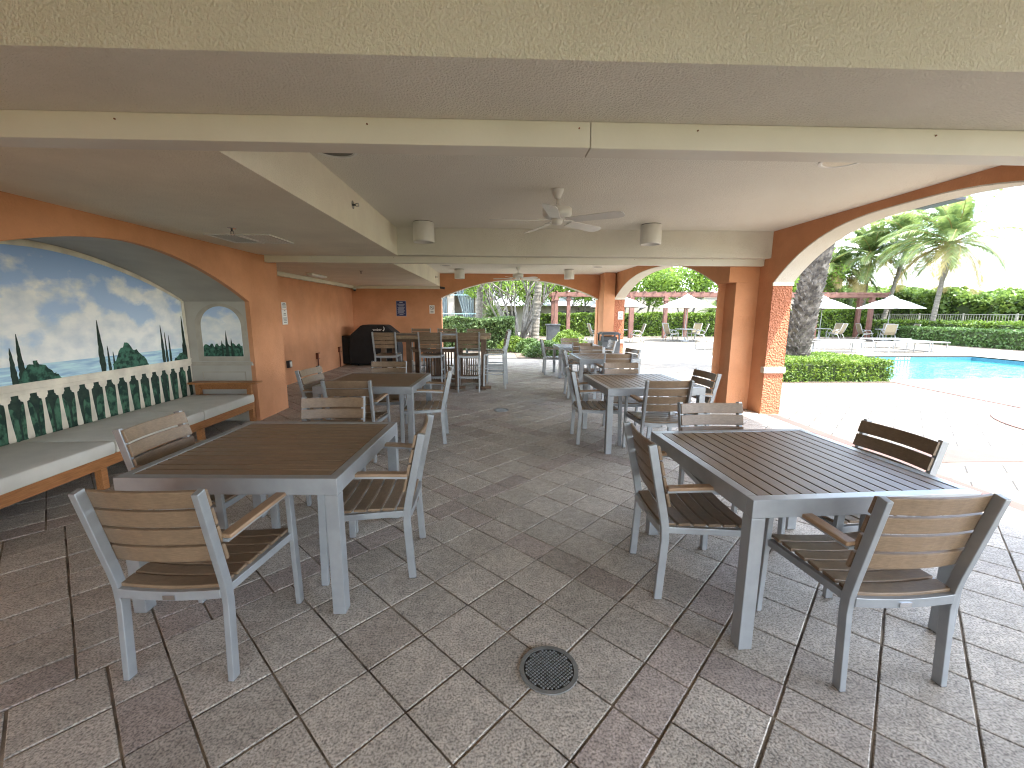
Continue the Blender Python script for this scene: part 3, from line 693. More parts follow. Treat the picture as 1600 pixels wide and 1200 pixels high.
# ---- bar table
bt = thing('bar_table', 'long high wooden table with a slatted pedestal among the bar stools', 'table', (-1.25, 9.08, 0))
t = MB(); t.box(-1.15, 1.15, -.62, -.47, 1.02, 1.09); t.box(-1.15, 1.15, .47, .62, 1.02, 1.09); t.box(-1.15, -1.0, -.469, .469, 1.02, 1.09); t.box(.70, 1.15, -.469, .469, 1.02, 1.09)
t.build('tabletop', M['oldwood'], bt, bevel=.004)
MB().box(-.999, .699, -.469, .469, 1.03, 1.078).build('top_inset', M['darkmetal'], bt, bevel=.003)
MB().box(-1.0, 1.0, -.40, .40, .95, 1.019).build('apron', M['basewood'], bt)
for x in (-1.0, -.5, .47, 1.0):
    for y in (-.45, .45): MB().box(x-.045, x+.045, y-.045, y+.045, .06, 1.019).build('leg', M['basewood'], bt, bevel=.004)
    t = MB(); t.box(x-.05, x+.05, -.60, .60, 0, .059); t.box(x-.16, x+.16, -.50, -.40, .0, .05) ; t.build('foot', M['basewood'], bt, bevel=.005)
t = MB()
for i in range(11):
    x = -.24+.5*i/10; t.box(x, x+.026, -.30, -.28, .12, .74)
for i in range(10):
    x = .55+.34*i/9; t.box(x, x+.022, -.30, -.28, .12, .62)
t.build('slatted_panel', M['basewood'], bt)
t = MB()
for i in range(9):
    x = -.24+.5*i/8; t.box(x, x+.032, .28, .30, .12, .74)
t.build('slatted_panel', M['basewood'], bt)
t = MB(); t.box(-.45, .42, -.33, -.301, .74, .80); t.box(-.95, .95, -.33, -.301, .10, .17); t.box(-.95, .95, .301, .33, .10, .17); t.build('stretcher', M['basewood'], bt)
# ---- bench with cushions
be = thing('long_bench', 'long teak bench built along the mural niche', 'bench', (-3.42, 6.03, 0))
t = MB(); t.box(-.035, 0, -3.7, -.03, .19, .285); t.box(-.78, -.745, -3.7, -.03, .19, .285); t.build('front_rail', M['teak'], be, bevel=.004)
t = MB()
for i in range(24): y0_ = -3.68+.153*i; t.box(-.743, -.037, y0_, y0_+.12, .262, .284)
t.build('seat_slats', M['teak'], be)
for y in (-.065, -1.13, -2.4, -3.6):
    for x in (-.06, -.76): MB().box(x, x+.062, y, y+.06, 0, .56 if y > -.1 else .19).build('leg', M['teak'], be, bevel=.004)
MB().box(-.78, .13, -.17, .01, .56, .585).build('end_table', M['teak'], be, bevel=.005)
MB().box(-.70, -.05, -.04, -.02, .47, .559).build('apron', M['teak'], be, bevel=.003)
MB().box(-.70, -.05, -.04, -.02, .29, .40).build('apron', M['teak'], be, bevel=.003)
def cushion(y0, y1, lab):
    import bmesh
    mb = MB().box(-4.235, -3.41, y0, y1, .287, .398); o = mb.build('bench_cushion', M['cushion'], smooth=False)
    tag(o, lab, 'cushion', 'grey cushions along the mural bench')
    me = o.data; bm = bmesh.new(); bm.from_mesh(me)
    bmesh.ops.subdivide_edges(bm, edges=bm.edges, cuts=9, use_grid_fill=True)
    cx, cy_ = -3.82, (y0+y1)/2
    for v in bm.verts:
        if v.co.z > .39:
            u = (v.co.x-cx)/.41; vv = (v.co.y-cy_)/((y1-y0)/2)
            v.co.z += .012*(1-u**4)*(1-vv**4) - .004*math.sin(v.co.y*9+v.co.x*5)*(1-u*u)
        elif v.co.x > -3.415: v.co.x += .01*math.cos((v.co.z-.342)/.055*1.4)
    bm.to_mesh(me); bm.free()
    for p in me.polygons: p.use_smooth = True
    b = o.modifiers.new('bevel', 'BEVEL'); b.width = .018; b.segments = 3; b.limit_method = 'ANGLE'; b.angle_limit = R(55)
    pp_ = MB()
    for z_ in (.300, .386): pp_.tube([(-3.403, y0+.02, z_), (-3.403, y1-.02, z_)], .004, 6)
    return o
cushion(4.975, 6.0, 'grey bench cushion at the far end beside the painted window')
cushion(3.80, 4.955, 'grey bench cushion in the middle of the bench, behind a chair back')
cushion(2.36, 3.78, 'grey bench cushion nearest the camera, cut by the left edge')

# ================================================================== CEILING FITTINGS
def fan(loc, ang, lab):
    r = thing('ceiling_fan', lab, 'ceiling fan', loc, 0, 'white ceiling fans')
    MB().lathe([(.062,0),(.062,-.01),(.045,-.05),(.03,-.085),(.02,-.09)], 24).build('canopy', M['white'], r, smooth=True)
    MB().lathe([(.011,-.09),(.011,-.13),(.018,-.14),(.042,-.165)], 16).build('downrod', M['white'], r, smooth=True)
    MB().lathe([(.04,-.165),(.13,-.172),(.142,-.182),(.145,-.235),(.135,-.252),(.11,-.27),(.06,-.278)], 32).build('motor_housing', M['white'], r, smooth=True)
    MB().lathe([(.055,-.278),(.055,-.315),(.04,-.33),(.0,-.332)], 24).build('switch_housing', M['white'], r, smooth=True)
    for k in range(5):
        a = ang - k*2*math.pi/5; ca, sa = math.cos(a), math.sin(a); T = Matrix.Rotation(a, 3, 'Z')@Matrix.Rotation(R(-13), 3, 'X')
        br_ = MB(); br_.hexa([T@Vector(p) for p in ((.09,-.02,0),(.20,-.035,0),(.20,.035,0),(.09,.02,0),(.09,-.02,.008),(.20,-.035,.008),(.20,.035,.008),(.09,.02,.008))])
        b = br_.build('blade_bracket', M['white'], r); b.location = (0, 0, -.288)
        bl_ = MB(); pl = [(.17,-.055),(.60,-.07),(.655,-.055),(.675,-.02),(.675,.02),(.655,.055),(.60,.07),(.17,.055)]
        vs = [T@Vector((x, y, -.006)) for x, y in pl]+[T@Vector((x, y, 0)) for x, y in pl]; n_ = len(pl)
        bl_.add(vs, [tuple(range(n_-1,-1,-1)), tuple(range(n_, 2*n_))]+[(i, (i+1) % n_, n_+(i+1) % n_, n_+i) for i in range(n_)])
        o = bl_.build('blade', M['white'], r); o.location = (0, 0, -.295)
fan((.615, 4.41, 2.74), 3.208, 'white five blade ceiling fan in the nearer ceiling bay')
fan((.605, 11.6, 2.74), 2.95, 'small looking white ceiling fan in the far ceiling bay')
for x, y, lab in ((-.965, 6.02, 'left white cylinder downlight in front of the middle beam'), (2.143, 6.02, 'right white cylinder downlight in front of the middle beam'),
                  (-1.0, 12.25, 'left white cylinder downlight near the back wall arch'), (2.07, 12.15, 'right white cylinder downlight near the back wall arch')):
    r = thing('cylinder_light', lab, 'ceiling light', (x, y, 2.74), 0, 'white cylinder downlights')
    mb = MB(); sg = 32
    prof = [(.128,-.004),(.140,-.01),(.142,-.24),(.140,-.262),(.120,-.262),(.118,-.20),(.0,-.195)]
    mb.lathe([(.0,-.001)]+prof, sg); mb.build('shade', M['white'], r, smooth=False, bevel=0)
    for p in r.children[0].data.polygons if r.children else []: p.use_smooth = True
    MB().lathe([(.0,-.2),(.116,-.205),(.116,-.21),(0,-.211)], 24).build('lens', M['lens'], r)
    MB().lathe([(.132,0),(.132,-.006)], 24).build('gasket', M['lens'], r)
for x, y, r_, lab in ((-1.2, 3.46, .165, 'dark recessed ceiling light beside the cream fascia'), (2.757, 3.50, .165, 'recessed ceiling light with a pale centre above the right tables'),
                      (-1.27, 11.35, .15, 'recessed ceiling light near the bar table'), (2.69, 11.4, .15, 'recessed ceiling light near the far right pier')):
    r = thing('recessed_light', lab, 'ceiling light', (x, y, 2.74), 0, 'recessed ceiling lights')
    MB().lathe([(r_,0),(r_,-.008),(r_-.02,-.010),(r_-.03,-.001)], 32).build('trim_ring', M['white'], r, smooth=False)
    MB().lathe([(0,-.0015),(r_-.03,-.0015),(r_-.03,-.003),(0,-.003)], 32).build('lens', M['lens'] if x != 2.757 else M['cream'], r)
# vent
r = thing('air_vent', 'white louvred ceiling vent above the mural side tables', 'vent', (-2.72, 5.04, 2.35))
t = MB(); W, H_ = .34, .28
t.box(-W, W, -H_, -H_+.025, -.012, 0); t.box(-W, W, H_-.025, H_, -.012, 0); t.box(-W, -W+.025, -H_+.025, H_-.025, -.012, 0); t.box(W-.025, W, -H_+.025, H_-.025, -.012, 0); t.box(-.015, .015, -H_+.025, H_-.025, -.02, 0)
t.build('frame', M['white'], r, bevel=.002)
MB().box(-W+.025, W-.025, -H_+.025, H_-.025, -.002, -.0005).build('backing', M['lens'], r)
t = MB()
for i in range(9):
    x = .035+.031*i; t.bar((x, -H_+.026, -.008), (x, H_-.026, -.010), .011, .002, (1,0,.25))
for i in range(10):
    x = -.305+.029*i; t.bar((x, -H_+.026, -.008), (x, H_-.026, -.008), .024, .003, (1,0,-.25))
t.build('louvre', M['white'], r)
def sprinkler(loc, lab, horiz=False):
    r = thing('sprinkler_head', lab, 'sprinkler', loc, 0, 'fire sprinkler heads')
    if horiz: r.rotation_euler = (0, R(-90), 0)
    MB().lathe([(.04,0),(.04,-.004),(.02,-.008)], 20).build('escutcheon', M['chrome'], r)
    t = MB(); t.tube([(0,0,-.008),(0,0,-.03)], .009, 10); t.tube([(-.012,0,-.028),(-.012,0,-.055)], .003, 6); t.tube([(.012,0,-.028),(.012,0,-.055)], .003, 6); t.build('body', M['darkmetal'], r)
    MB().lathe([(.02,-.055),(.02,-.058)], 14).build('deflector', M['chrome'], r)
sprinkler((-2.58, 4.45, 2.35), 'sprinkler head hanging in front of the ceiling vent')
sprinkler((-1.41, 4.49, 2.59), 'sprinkler head sticking out of the bright cream fascia', True)
sprinkler((-2.66, 8.75, 2.35), 'sprinkler head on the far low ceiling')
sprinkler((-1.72, 12.6, 2.55), 'sprinkler head on the far cream fascia', True)
# small soffit panel light on far soffit
r = thing('ceiling_tube_light', 'pale ceiling strip fitting on the far low ceiling by the wall', 'ceiling light', (-3.9, 9.8, 2.35))
MB().box(-.06, .06, -.5, .3, -.04, -.001).build('housing', M['white'], r, bevel=.01); MB().box(-.045, .045, -.45, .25, -.05, -.0405).build('diffuser', M['white_plastic'], r, bevel=.008)
# cameras
def camera_dome(loc, lab, rz=0):
    r = thing('security_camera', lab, 'camera', loc, rz, 'black and white security cameras')
    MB().lathe([(.05,0),(.055,-.02),(.052,-.035)], 20).build('mount', M['white'], r, smooth=True)
    MB().lathe([(.05,-.036),(.047,-.06),(.03,-.082),(0,-.09)], 20).build('dome', M['lens'], r, smooth=True)
camera_dome((-4.30, 13.42, 2.265), 'dome security camera in the corner above the grill')
r = thing('bullet_camera', 'black bullet security camera at the end of the far fascia', 'camera', (-1.66, 13.5, 2.30))
MB().tube([(-.05,.08,.02),(0,.0,.0)], .012, 8).build('bracket', M['darkmetal'], r); MB().tube([(-.04,.0,.005),(.09,-.06,-.02)], .035, 14).build('camera_body', M['darkmetal'], r)
# wall lantern glimpsed below the eave
r = thing('eave_light', 'small grey light fitting under the eave at the top of the near arch', 'outdoor light', (4.62, 4.5, 2.79))
MB().box(-.03, .03, -.03, .03, -.09, 0).build('stem', M['darkmetal'], r); MB().box(-.08, .08, -.2, .2, -.125, -.091).build('lamp_head', M['darkmetal'], r, bevel=.006)

# ================================================================== SIGNS, OUTLETS
def sign_y(name, lab, x0, x1, z0, z1, y, face, group=None):
    r = thing(name, lab, 'sign', ((x0+x1)/2, y, (z0+z1)/2), 0, group)
    MB().box(-(x1-x0)/2, (x1-x0)/2, -.012, 0, -(z1-z0)/2, (z1-z0)/2).build('board', face, r, bevel=.002)
    return r
r = sign_y('notice_sign', 'navy blue notice board with pale lines of print on the orange back wall', -3.10, -2.79, 1.43, 1.90, 13.599, M['blue'])
t = MB()
for a, b, z_, hh in ((-.155,.155,.23,.005),(-.155,.155,-.235,.005)): t.box(a, b, -.0145, -.0125, z_-hh, z_+hh)
t.box(-.155,-.147,-.0145,-.0125,-.23,.225); t.box(.147,.155,-.0145,-.0125,-.23,.225)
t.box(-.05,.05,-.0145,-.0125,.175,.20); t.box(-.12,.12,-.0145,-.0125,.125,.14); t.box(-.10,.10,-.0145,-.0125,.095,.108); t.box(-.07,.07,-.0145,-.0125,.068,.08)
for i in range(8): t.box(-.115+.008*(i % 3), .115-.012*((i*5) % 4), -.0145, -.0125, .035-.024*i, .046-.024*i)
t.box(-.12,.12,-.0145,-.0125,-.165,-.158); t.box(-.06,.06,-.0145,-.0125,-.195,-.18)
t.build('lettering', M['signgrey'], r)
def nosmoke(r, s=1.0):
    t = MB(); n_ = 28
    for i in range(n_):
        a, b = 2*math.pi*i/n_, 2*math.pi*(i+1)/n_
        t.prism([(.045*s*math.cos(a), .045*s*math.sin(a)+.04*s), (.055*s*math.cos(a), .055*s*math.sin(a)+.04*s), (.055*s*math.cos(b), .055*s*math.sin(b)+.04*s), (.045*s*math.cos(b), .045*s*math.sin(b)+.04*s)], 1, -.015, -.0125)
    t.prism([(-.036*s,.068*s),(-.029*s,.075*s),(.036*s,.012*s),(.029*s,.005*s)], 1, -.0165, -.0152)
    t.build('prohibition_ring', M['signtext'], r)
    t = MB(); t.box(-.03*s, .03*s, -.0145, -.0125, .034*s, .046*s)
    for z_ in (-.045, -.062, -.079): t.box(-.042*s, .042*s, -.0145, -.0125, (z_-.005)*s, (z_+.004)*s)
    t.build('lettering', M['signtext'], r)
r = sign_y('no_smoking_sign', 'small white no smoking sign beside the blue notice', -2.07, -1.91, 1.51, 1.77, 13.599, M['signwhite']); nosmoke(r, 1.15)
r = sign_y('no_smoking_sign', 'white no smoking sign on the far sunlit orange pier', 3.755, 3.915, 1.355, 1.59, 13.04, M['signwhite']); nosmoke(r, 1.05)
def sign_x(lab, y0, y1, z0, z1, rows, grp):
    r = thing('instruction_sign', lab, 'sign', (-4.449, (y0+y1)/2, (z0+z1)/2), 0, grp); hy, hz = (y1-y0)/2, (z1-z0)/2
    MB().box(0, .01, -hy, hy, -hz, hz).build('board', M['signwhite'], r, bevel=.002)
    t = MB()
    for z_, w_ in rows: t.box(.0105, .0125, -hy*w_, hy*w_, z_-.006, z_+.006)
    t.build('lettering', M['signtext'], r)
sign_x('upper white instruction sign on the orange side wall', 9.13, 9.33, 1.605, 1.74, [(.045,.6),(.02,.75),(-.005,.7),(-.03,.75)], 'white instruction signs on the side wall')
sign_x('lower, taller white instruction sign on the orange side wall', 9.12, 9.34, 1.28, 1.595, [(.13,.25),(.07,.4),(.04,.5),(-.02,.7),(-.045,.6),(-.08,.65),(-.11,.55)], 'white instruction signs on the side wall')
def outlet(y, z, lab, pipe, white=False):
    r = thing('outlet_box', lab, 'outlet', (-4.449, y, z), 0, 'electrical boxes on the side wall')
    MB().box(0, .06, -.06, .06, -.075, .075).build('housing', M['rust'] if not white else M['darkmetal'], r, bevel=.004)
    MB().box(.061, .075, -.04, .045, -.055, .055).build('cover', M['signwhite'] if white else M['orange'], r, bevel=.003)
    if pipe: MB().tube([(.03, -.0, -.075), (.03, 0, -z+.005)], .016, 8).build('conduit', M['rust'], r)
outlet(9.2, .44, 'dark outlet box with a white cover low on the side wall', False, True)
outlet(10.7, .47, 'rusty outlet box and conduit nearer the low side wall corner', True)
outlet(12.2, .50, 'rusty outlet box and conduit beside the covered grill', True)

# ================================================================== GRILL, BIN, DRAINS
g = thing('covered_grill', 'gas grill under a black fitted cover in the back corner', 'grill', (-3.52, 12.75, 0))
t = MB(); prof = [(-.70,.04),(-.72,.55),(-.66,.90),(-.36,1.16),(-.30,1.18),(.30,1.18),(.36,1.16),(.64,.93),(.70,.55),(.68,.04)]
import bmesh
t.prism(prof, 1, -.33, .33); o = t.build('cover', M['black'], g, bevel=.03)
txt = bpy.data.curves.new('cover_logo', 'FONT'); txt.body = 'weber'; txt.size = .10; txt.extrude = .002; txt.align_x = 'CENTER'
tmp_ = bpy.data.objects.new('tmp', txt); col.objects.link(tmp_); bpy.context.view_layer.update()
lm_ = bpy.data.meshes.new_from_object(tmp_.evaluated_get(bpy.context.evaluated_depsgraph_get())); bpy.data.objects.remove(tmp_)
to = bpy.data.objects.new('cover_logo', lm_); col.objects.link(to); to.parent = g; to.location = (.12, -.336, 1.02); to.rotation_euler = (R(90), 0, 0); lm_.materials.clear(); lm_.materials.append(M['signwhite'])
t = MB(); t.prism([(.27,1.02),(.30,1.05),(.31,1.10),(.29,1.13),(.30,1.14),(.33,1.10),(.325,1.04),(.29,1.005)], 1, -.336, -.331); t.build('logo_swoosh', M['signwhite'], g)
t = MB()
for x in (-.5, .5):
    for y in (-.22, .22): t.tube([(x-.015, y, .035), (x+.015, y, .035)], .035, 12)
t.build('caster', M['rubber'], g)
MB().box(-1.0, -.721, -.25, .2, .05, .86).build('side_cover', M['black'], g, bevel=.04)
b = thing('litter_bin', 'square black litter bin with side openings in the far right corner', 'bin', (3.37, 12.55, 0))
t = MB(); t.box(-.27, .27, -.27, .27, .03, .72); t.box(-.27, -.22, -.27, -.22, .72, .92); t.box(.22, .27, -.27, -.22, .72, .92); t.box(-.27, -.22, .22, .27, .72, .92); t.box(.22, .27, .22, .27, .72, .92); t.build('body', M['darkmetal'], b, bevel=.006)
MB().box(-.20, .20, -.20, .20, .721, .85).build('liner', M['rubber'], b)
t = MB(); t.box(-.285, .285, -.285, .285, .921, .96); t.box(-.24, .24, -.24, .24, .961, .99); t.build('lid', M['darkmetal'], b, bevel=.01)
MB().box(-.25, .25, -.25, .25, 0, .029).build('plinth', M['rubber'], b)
def drain(loc, rad, lab):
    r = thing('floor_drain', lab, 'drain', loc, 0, 'round floor drains')
    mb = MB(); n_ = 40
    for i in range(n_):
        a, b_ = 2*math.pi*i/n_, 2*math.pi*(i+1)/n_
        mb.prism([(rad*.86*math.cos(a), rad*.86*math.sin(a)), (rad*math.cos(a), rad*math.sin(a)), (rad*math.cos(b_), rad*math.sin(b_)), (rad*.86*math.cos(b_), rad*.86*math.sin(b_))], 2, .0, .006)
    mb.build('rim', M['iron'], r)
    MB().lathe([(rad*.86, .0008), (rad*.86, .0018)], 32).build('sump', M['lens'], r)
    gr = MB(); s = rad*.098; k = int(rad*.86/s)+1
    for i in range(-k, k+1):
        for j in range(-k, k+1):
            x, y = i*s, j*s
            if x*x+y*y < (rad*.80)**2: gr.hexa([(x-s*.36,y-s*.36,.0018),(x+s*.36,y-s*.36,.0018),(x+s*.36,y+s*.36,.0018),(x-s*.36,y+s*.36,.0018),(x-s*.2,y-s*.2,.0068),(x+s*.2,y-s*.2,.0068),(x+s*.2,y+s*.2,.0068),(x-s*.2,y+s*.2,.0068)])
    gr.build('grate', M['iron'], r); r.rotation_euler = (0, 0, R(40))
drain((.229, 1.615, .001), .128, 'round cast iron floor drain in the foreground')
drain((.09, 6.63, .001), .125, 'distant dark round floor drain in the middle aisle')

# ================================================================== OUTDOORS
def leaves(mb, pts, size, rn, flat=.0, aspect=.5):
    for p in pts:
        d = Vector((rn.gauss(0,1), rn.gauss(0,1), rn.gauss(0,1)*(1-flat)+flat*.3)).normalized()
        e = d.cross(Vector((rn.gauss(0,1), rn.gauss(0,1), rn.gauss(0,1)))).normalized()
        s = size*rn.uniform(.65, 1.3); p = Vector(p)
        nrm = d.cross(e)*s*.12
        mb.add([p-d*s, p+e*s*aspect+nrm, p+d*s, p-e*s*aspect+nrm], [(0,1,2,3)])
def hedge(name, lab, cat, x0, x1, y0, y1, h, leaf, n, mt, group=None, seed=1, lump=.06, core=M['crownfill'], z0=.0):
    rn = random.Random(seed); r = thing(name, lab, cat, ((x0+x1)/2, (y0+y1)/2, z0), 0, group)
    ax, ay = (x1-x0)/2, (y1-y0)/2; ins = min(.12, ax*.3, ay*.3)
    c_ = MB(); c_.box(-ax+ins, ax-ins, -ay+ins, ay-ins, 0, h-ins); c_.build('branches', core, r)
    P_ = []; areas = [2*ax*2*ay*1.3, 2*ax*h, 2*ax*h*.6, 2*ay*h, 2*ay*h]; tot = sum(areas)
    def dz(x, y): return lump*(math.sin(x*3.1+seed)+math.sin(y*2.7+x*1.9+seed*2)+.6*math.sin(x*7.3+y*6.1))
    for i in range(n):
        q = rn.random()*tot; k = 0
        while q > areas[k]: q -= areas[k]; k += 1
        x = rn.uniform(-ax, ax); y = rn.uniform(-ay, ay); z = rn.uniform(.0, h)
        dep = abs(rn.gauss(0, .05))
        if k == 0: z = h-dep+dz(x, y)*.7+rn.uniform(0, leaf*.6)
        elif k == 1: y = -ay+dep+dz(x, z)*.6
        elif k == 2: y = ay-dep
        elif k == 3: x = -ax+dep+dz(z, y)*.6
        else: x = ax-dep
        P_.append((x, y, max(.02, z)))
    f_ = MB(); leaves(f_, P_, leaf, rn); f_.build('foliage', mt, r)
    return r
hedge('box_hedge', 'clipped green hedge between the near pier and the pool', 'hedge', 6.5, 9.1, 9.25, 11.4, .50, .034, 15000, M['leafA'], seed=3, lump=.018)
tag(MB().box(6.3, 9.15, 9.2, 11.6, -.01, .012).build('planting_bed', M['soil']), kind='structure')
hedge('boundary_hedge', 'tall bright hedge behind the middle of the pergolas', 'hedge', 9.3, 18.2, 28.5, 29.6, 1.5, .10, 7000, M['leafA'], 'hedges around the pool', seed=4)
hedge('boundary_hedge', 'tall bright hedge seen through the back arch beyond the pergola posts', 'hedge', 3.0, 9.2, 28.3, 29.3, 1.45, .10, 5000, M['leafA'], 'hedges around the pool', seed=14)
hedge('boundary_hedge', 'tall bright hedge beyond the right hand umbrellas', 'hedge', 18.3, 25.4, 28.2, 29.4, 1.75, .10, 6500, M['leafA'], 'hedges around the pool', seed=15)
hedge('boundary_hedge', 'low dark hedge along the far side of the pool deck', 'hedge', 22.85, 24.0, 11.0, 23.8, .82, .075, 10000, M['leafB'], 'hedges around the pool', seed=5, lump=.03)
hedge('boundary_hedge', 'yellow green hedge between the low hedge and the white railing', 'hedge', 24.9, 26.2, 11.0, 28.0, 1.12, .10, 7000, M['leafA'], 'hedges around the pool', seed=6, lump=.04)
tag(MB().box(22.7, 42, 8.0, 50, -.1, -.003+.008).build('planting_bed', M['soil']), kind='structure')
hedge('variegated_hedge', 'leafy hedge with pale blotched leaves behind the bar table', 'hedge', -3.6, .75, 17.4, 18.6, 1.27, .085, 9000, M['leafC'], seed=8, lump=.05)
tag(MB().box(-4, 3.0, 16.9, 30, -.01, .012).build('planting_bed', M['soil']), kind='structure')
# rounded shrubs in front of the palm trunk
def shrub(name, lab, loc, rx, ry, h, leaf, n, mt, seed, group=None):
    rn = random.Random(seed); r = thing(name, lab, 'shrub', loc, 0, group); P_ = []
    for i in range(n):
        a = rn.uniform(0, 2*math.pi); q = rn.random()**.5; z = rn.random()
        k = (1-z**2.2)**.5 if z < 1 else 0; k = max(.15, k)
        rad = .75+.25*rn.random(); wob = 1+.13*math.sin(3*a+seed)+.1*math.sin(7*a+z*5)
        P_.append((rx*k*rad*wob*math.cos(a)*(q**.25), ry*k*rad*wob*math.sin(a)*(q**.25), .03+h*z*(.85+.25*rn.random())))
    f_ = MB(); leaves(f_, P_, leaf, rn); f_.build('foliage', mt, r)
    s_ = MB()
    for i in range(7):
        a = i*.9; s_.tube([(.04*math.cos(a), .04*math.sin(a), 0), (rx*.5*math.cos(a), ry*.5*math.sin(a), h*.7)], [.012, .005], 5)
    s_.build('stem', M['bark2'], r)
shrub('low_shrub', 'low leafy shrub at the corner of the back arch path, nearest the aisle', (1.75, 14.95, 0), .85, .75, .52, .04, 4500, M['leafB'], 1, 'shrubs beside the palm trunk')
shrub('low_shrub', 'bright green shrub in front of the pergola posts beyond the farthest table', (2.75, 16.2, 0), .75, .9, .82, .05, 3500, M['leafA'], 2, 'shrubs beside the palm trunk')
shrub('low_shrub', 'green shrub between the bar stools and the many stemmed tree', (.75, 17.0, 0), .7, .5, .55, .045, 3000, M['leafA'], 3, 'shrubs beside the palm trunk')
shrub('low_shrub', 'shrub touching the ringed palm trunk base', (1.35, 16.6, 0), .6, .5, .5, .045, 2500, M['leafB'], 4, 'shrubs beside the palm trunk')
tag(MB().box(.75, 3.7, 14.352, 16.89, -.01, .012).build('planting_bed', M['soil']), kind='structure')

# ---- trees
def crown_pts(rn, centers, n, rad):
    P_ = []
    for i in range(n):
        c_ = centers[rn.randrange(len(centers))]; d = Vector((rn.gauss(0,1), rn.gauss(0,1), rn.gauss(0,.75))).normalized()*rad*rn.uniform(.35, 1)**.5*rn.uniform(.6, 1.05)
        P_.append(Vector(c_)+d)
    return P_
def tree(name, lab, loc, h, cr_, n, leaf, mt, seed, stems=1, spread=.9, group=None, cat='tree', bare=.45, trunk_r=.08, bark=M['bark2'], lean=(0,0)):
    rn = random.Random(seed); r = thing(name, lab, cat, loc, 0, group); tk = MB(); tips = []
    for s in range(stems):
        a = 2*math.pi*s/max(1, stems)+rn.uniform(-.4, .4); sp = spread*rn.uniform(.35, 1) if stems > 1 else .1
        p = Vector((.1*math.cos(a)*(stems > 1), .1*math.sin(a)*(stems > 1), 0)); pts = [p.copy()]; d = Vector((math.cos(a)*sp*.5+lean[0], math.sin(a)*sp*.5+lean[1], 1)).normalized()
        L_ = h*bare; k = 6
        for i in range(k):
            d = (d+Vector((rn.gauss(0,.09)+math.cos(a)*.03, rn.gauss(0,.09)+math.sin(a)*.03, .03))).normalized(); p = p+d*L_/k; pts.append(p.copy())
        rd = trunk_r*rn.uniform(.7, 1.1); tk.tube(pts, [rd*(1-.5*i/k) for i in range(k+1)], 7)
        for j in range(4 if stems > 1 else 7):
            d2 = (d+Vector((rn.gauss(0,.55), rn.gauss(0,.55), rn.uniform(-.1, .5)))).normalized(); q = pts[-1-(j % 2)].copy(); pp_ = [q.copy()]
            for i in range(4):
                d2 = (d2+Vector((rn.gauss(0,.16), rn.gauss(0,.16), .08))).normalized(); q = q+d2*(h*(1-bare))/4.2; pp_.append(q.copy())
                if i > 0: tips.append(q.copy())
            tk.tube(pp_, [rd*.45*(1-.19*i) for i in range(5)], 5)
    tk.build('trunk', bark, r, smooth=True)
    P_ = crown_pts(rn, tips, n, cr_); f_ = MB(); leaves(f_, P_, leaf, rn); f_.build('crown', mt, r)
    return r
tree('leafy_tree', 'leafy tree filling the gap between the drapes and the fanning stems', (-.1, 24.5, 0), 5.0, .8, 5200, .10, M['leafTree'], 61, stems=3, spread=.9, group='leafy trees beyond the hedges', bare=.42, trunk_r=.09)
tree('leafy_tree', 'leafy tree right behind the ringed palm trunk', (2.7, 30.0, 0), 4.8, .8, 5200, .10, M['leafTree'], 62, stems=3, spread=.9, group='leafy trees beyond the hedges', bare=.42, trunk_r=.09)
tree('many_stemmed_tree', 'tree with many fanning grey stems beside the ringed palm trunk', (1.0, 19.0, 0), 5.6, .62, 6500, .075, M['leafTree'], 12, stems=12, spread=1.15, bare=.5, trunk_r=.075)
for i, (x, y, hh, lab) in enumerate((
    (9.3, 31.5, 5.2, 'bright leafy tree above the left end of the middle pergola'),
    (11.6, 32.5, 5.6, 'bright leafy tree above the open umbrella in the middle arch'),
    (14.3, 31.5, 5.2, 'bright leafy tree above the right end of the middle pergola'),
    (22.2, 31.0, 5.3, 'light green tree right of the shaggy palm trunk'),
    (4.6, 31.5, 5.0, 'tree above the left pergola, seen through the back arch'),
    (7.0, 33.5, 5.4, 'tree behind the left pergola nearer the corner pilaster'),
    (2.2, 27.0, 5.2, 'tree just right of the ringed palm trunk in the back arch'))):
    tree('leafy_tree', lab, (x, y, 0), hh, .75, 4200, .12, M['leafTree'], 40+i, stems=3, spread=.8, group='leafy trees beyond the hedges', bare=.5, trunk_r=.10)
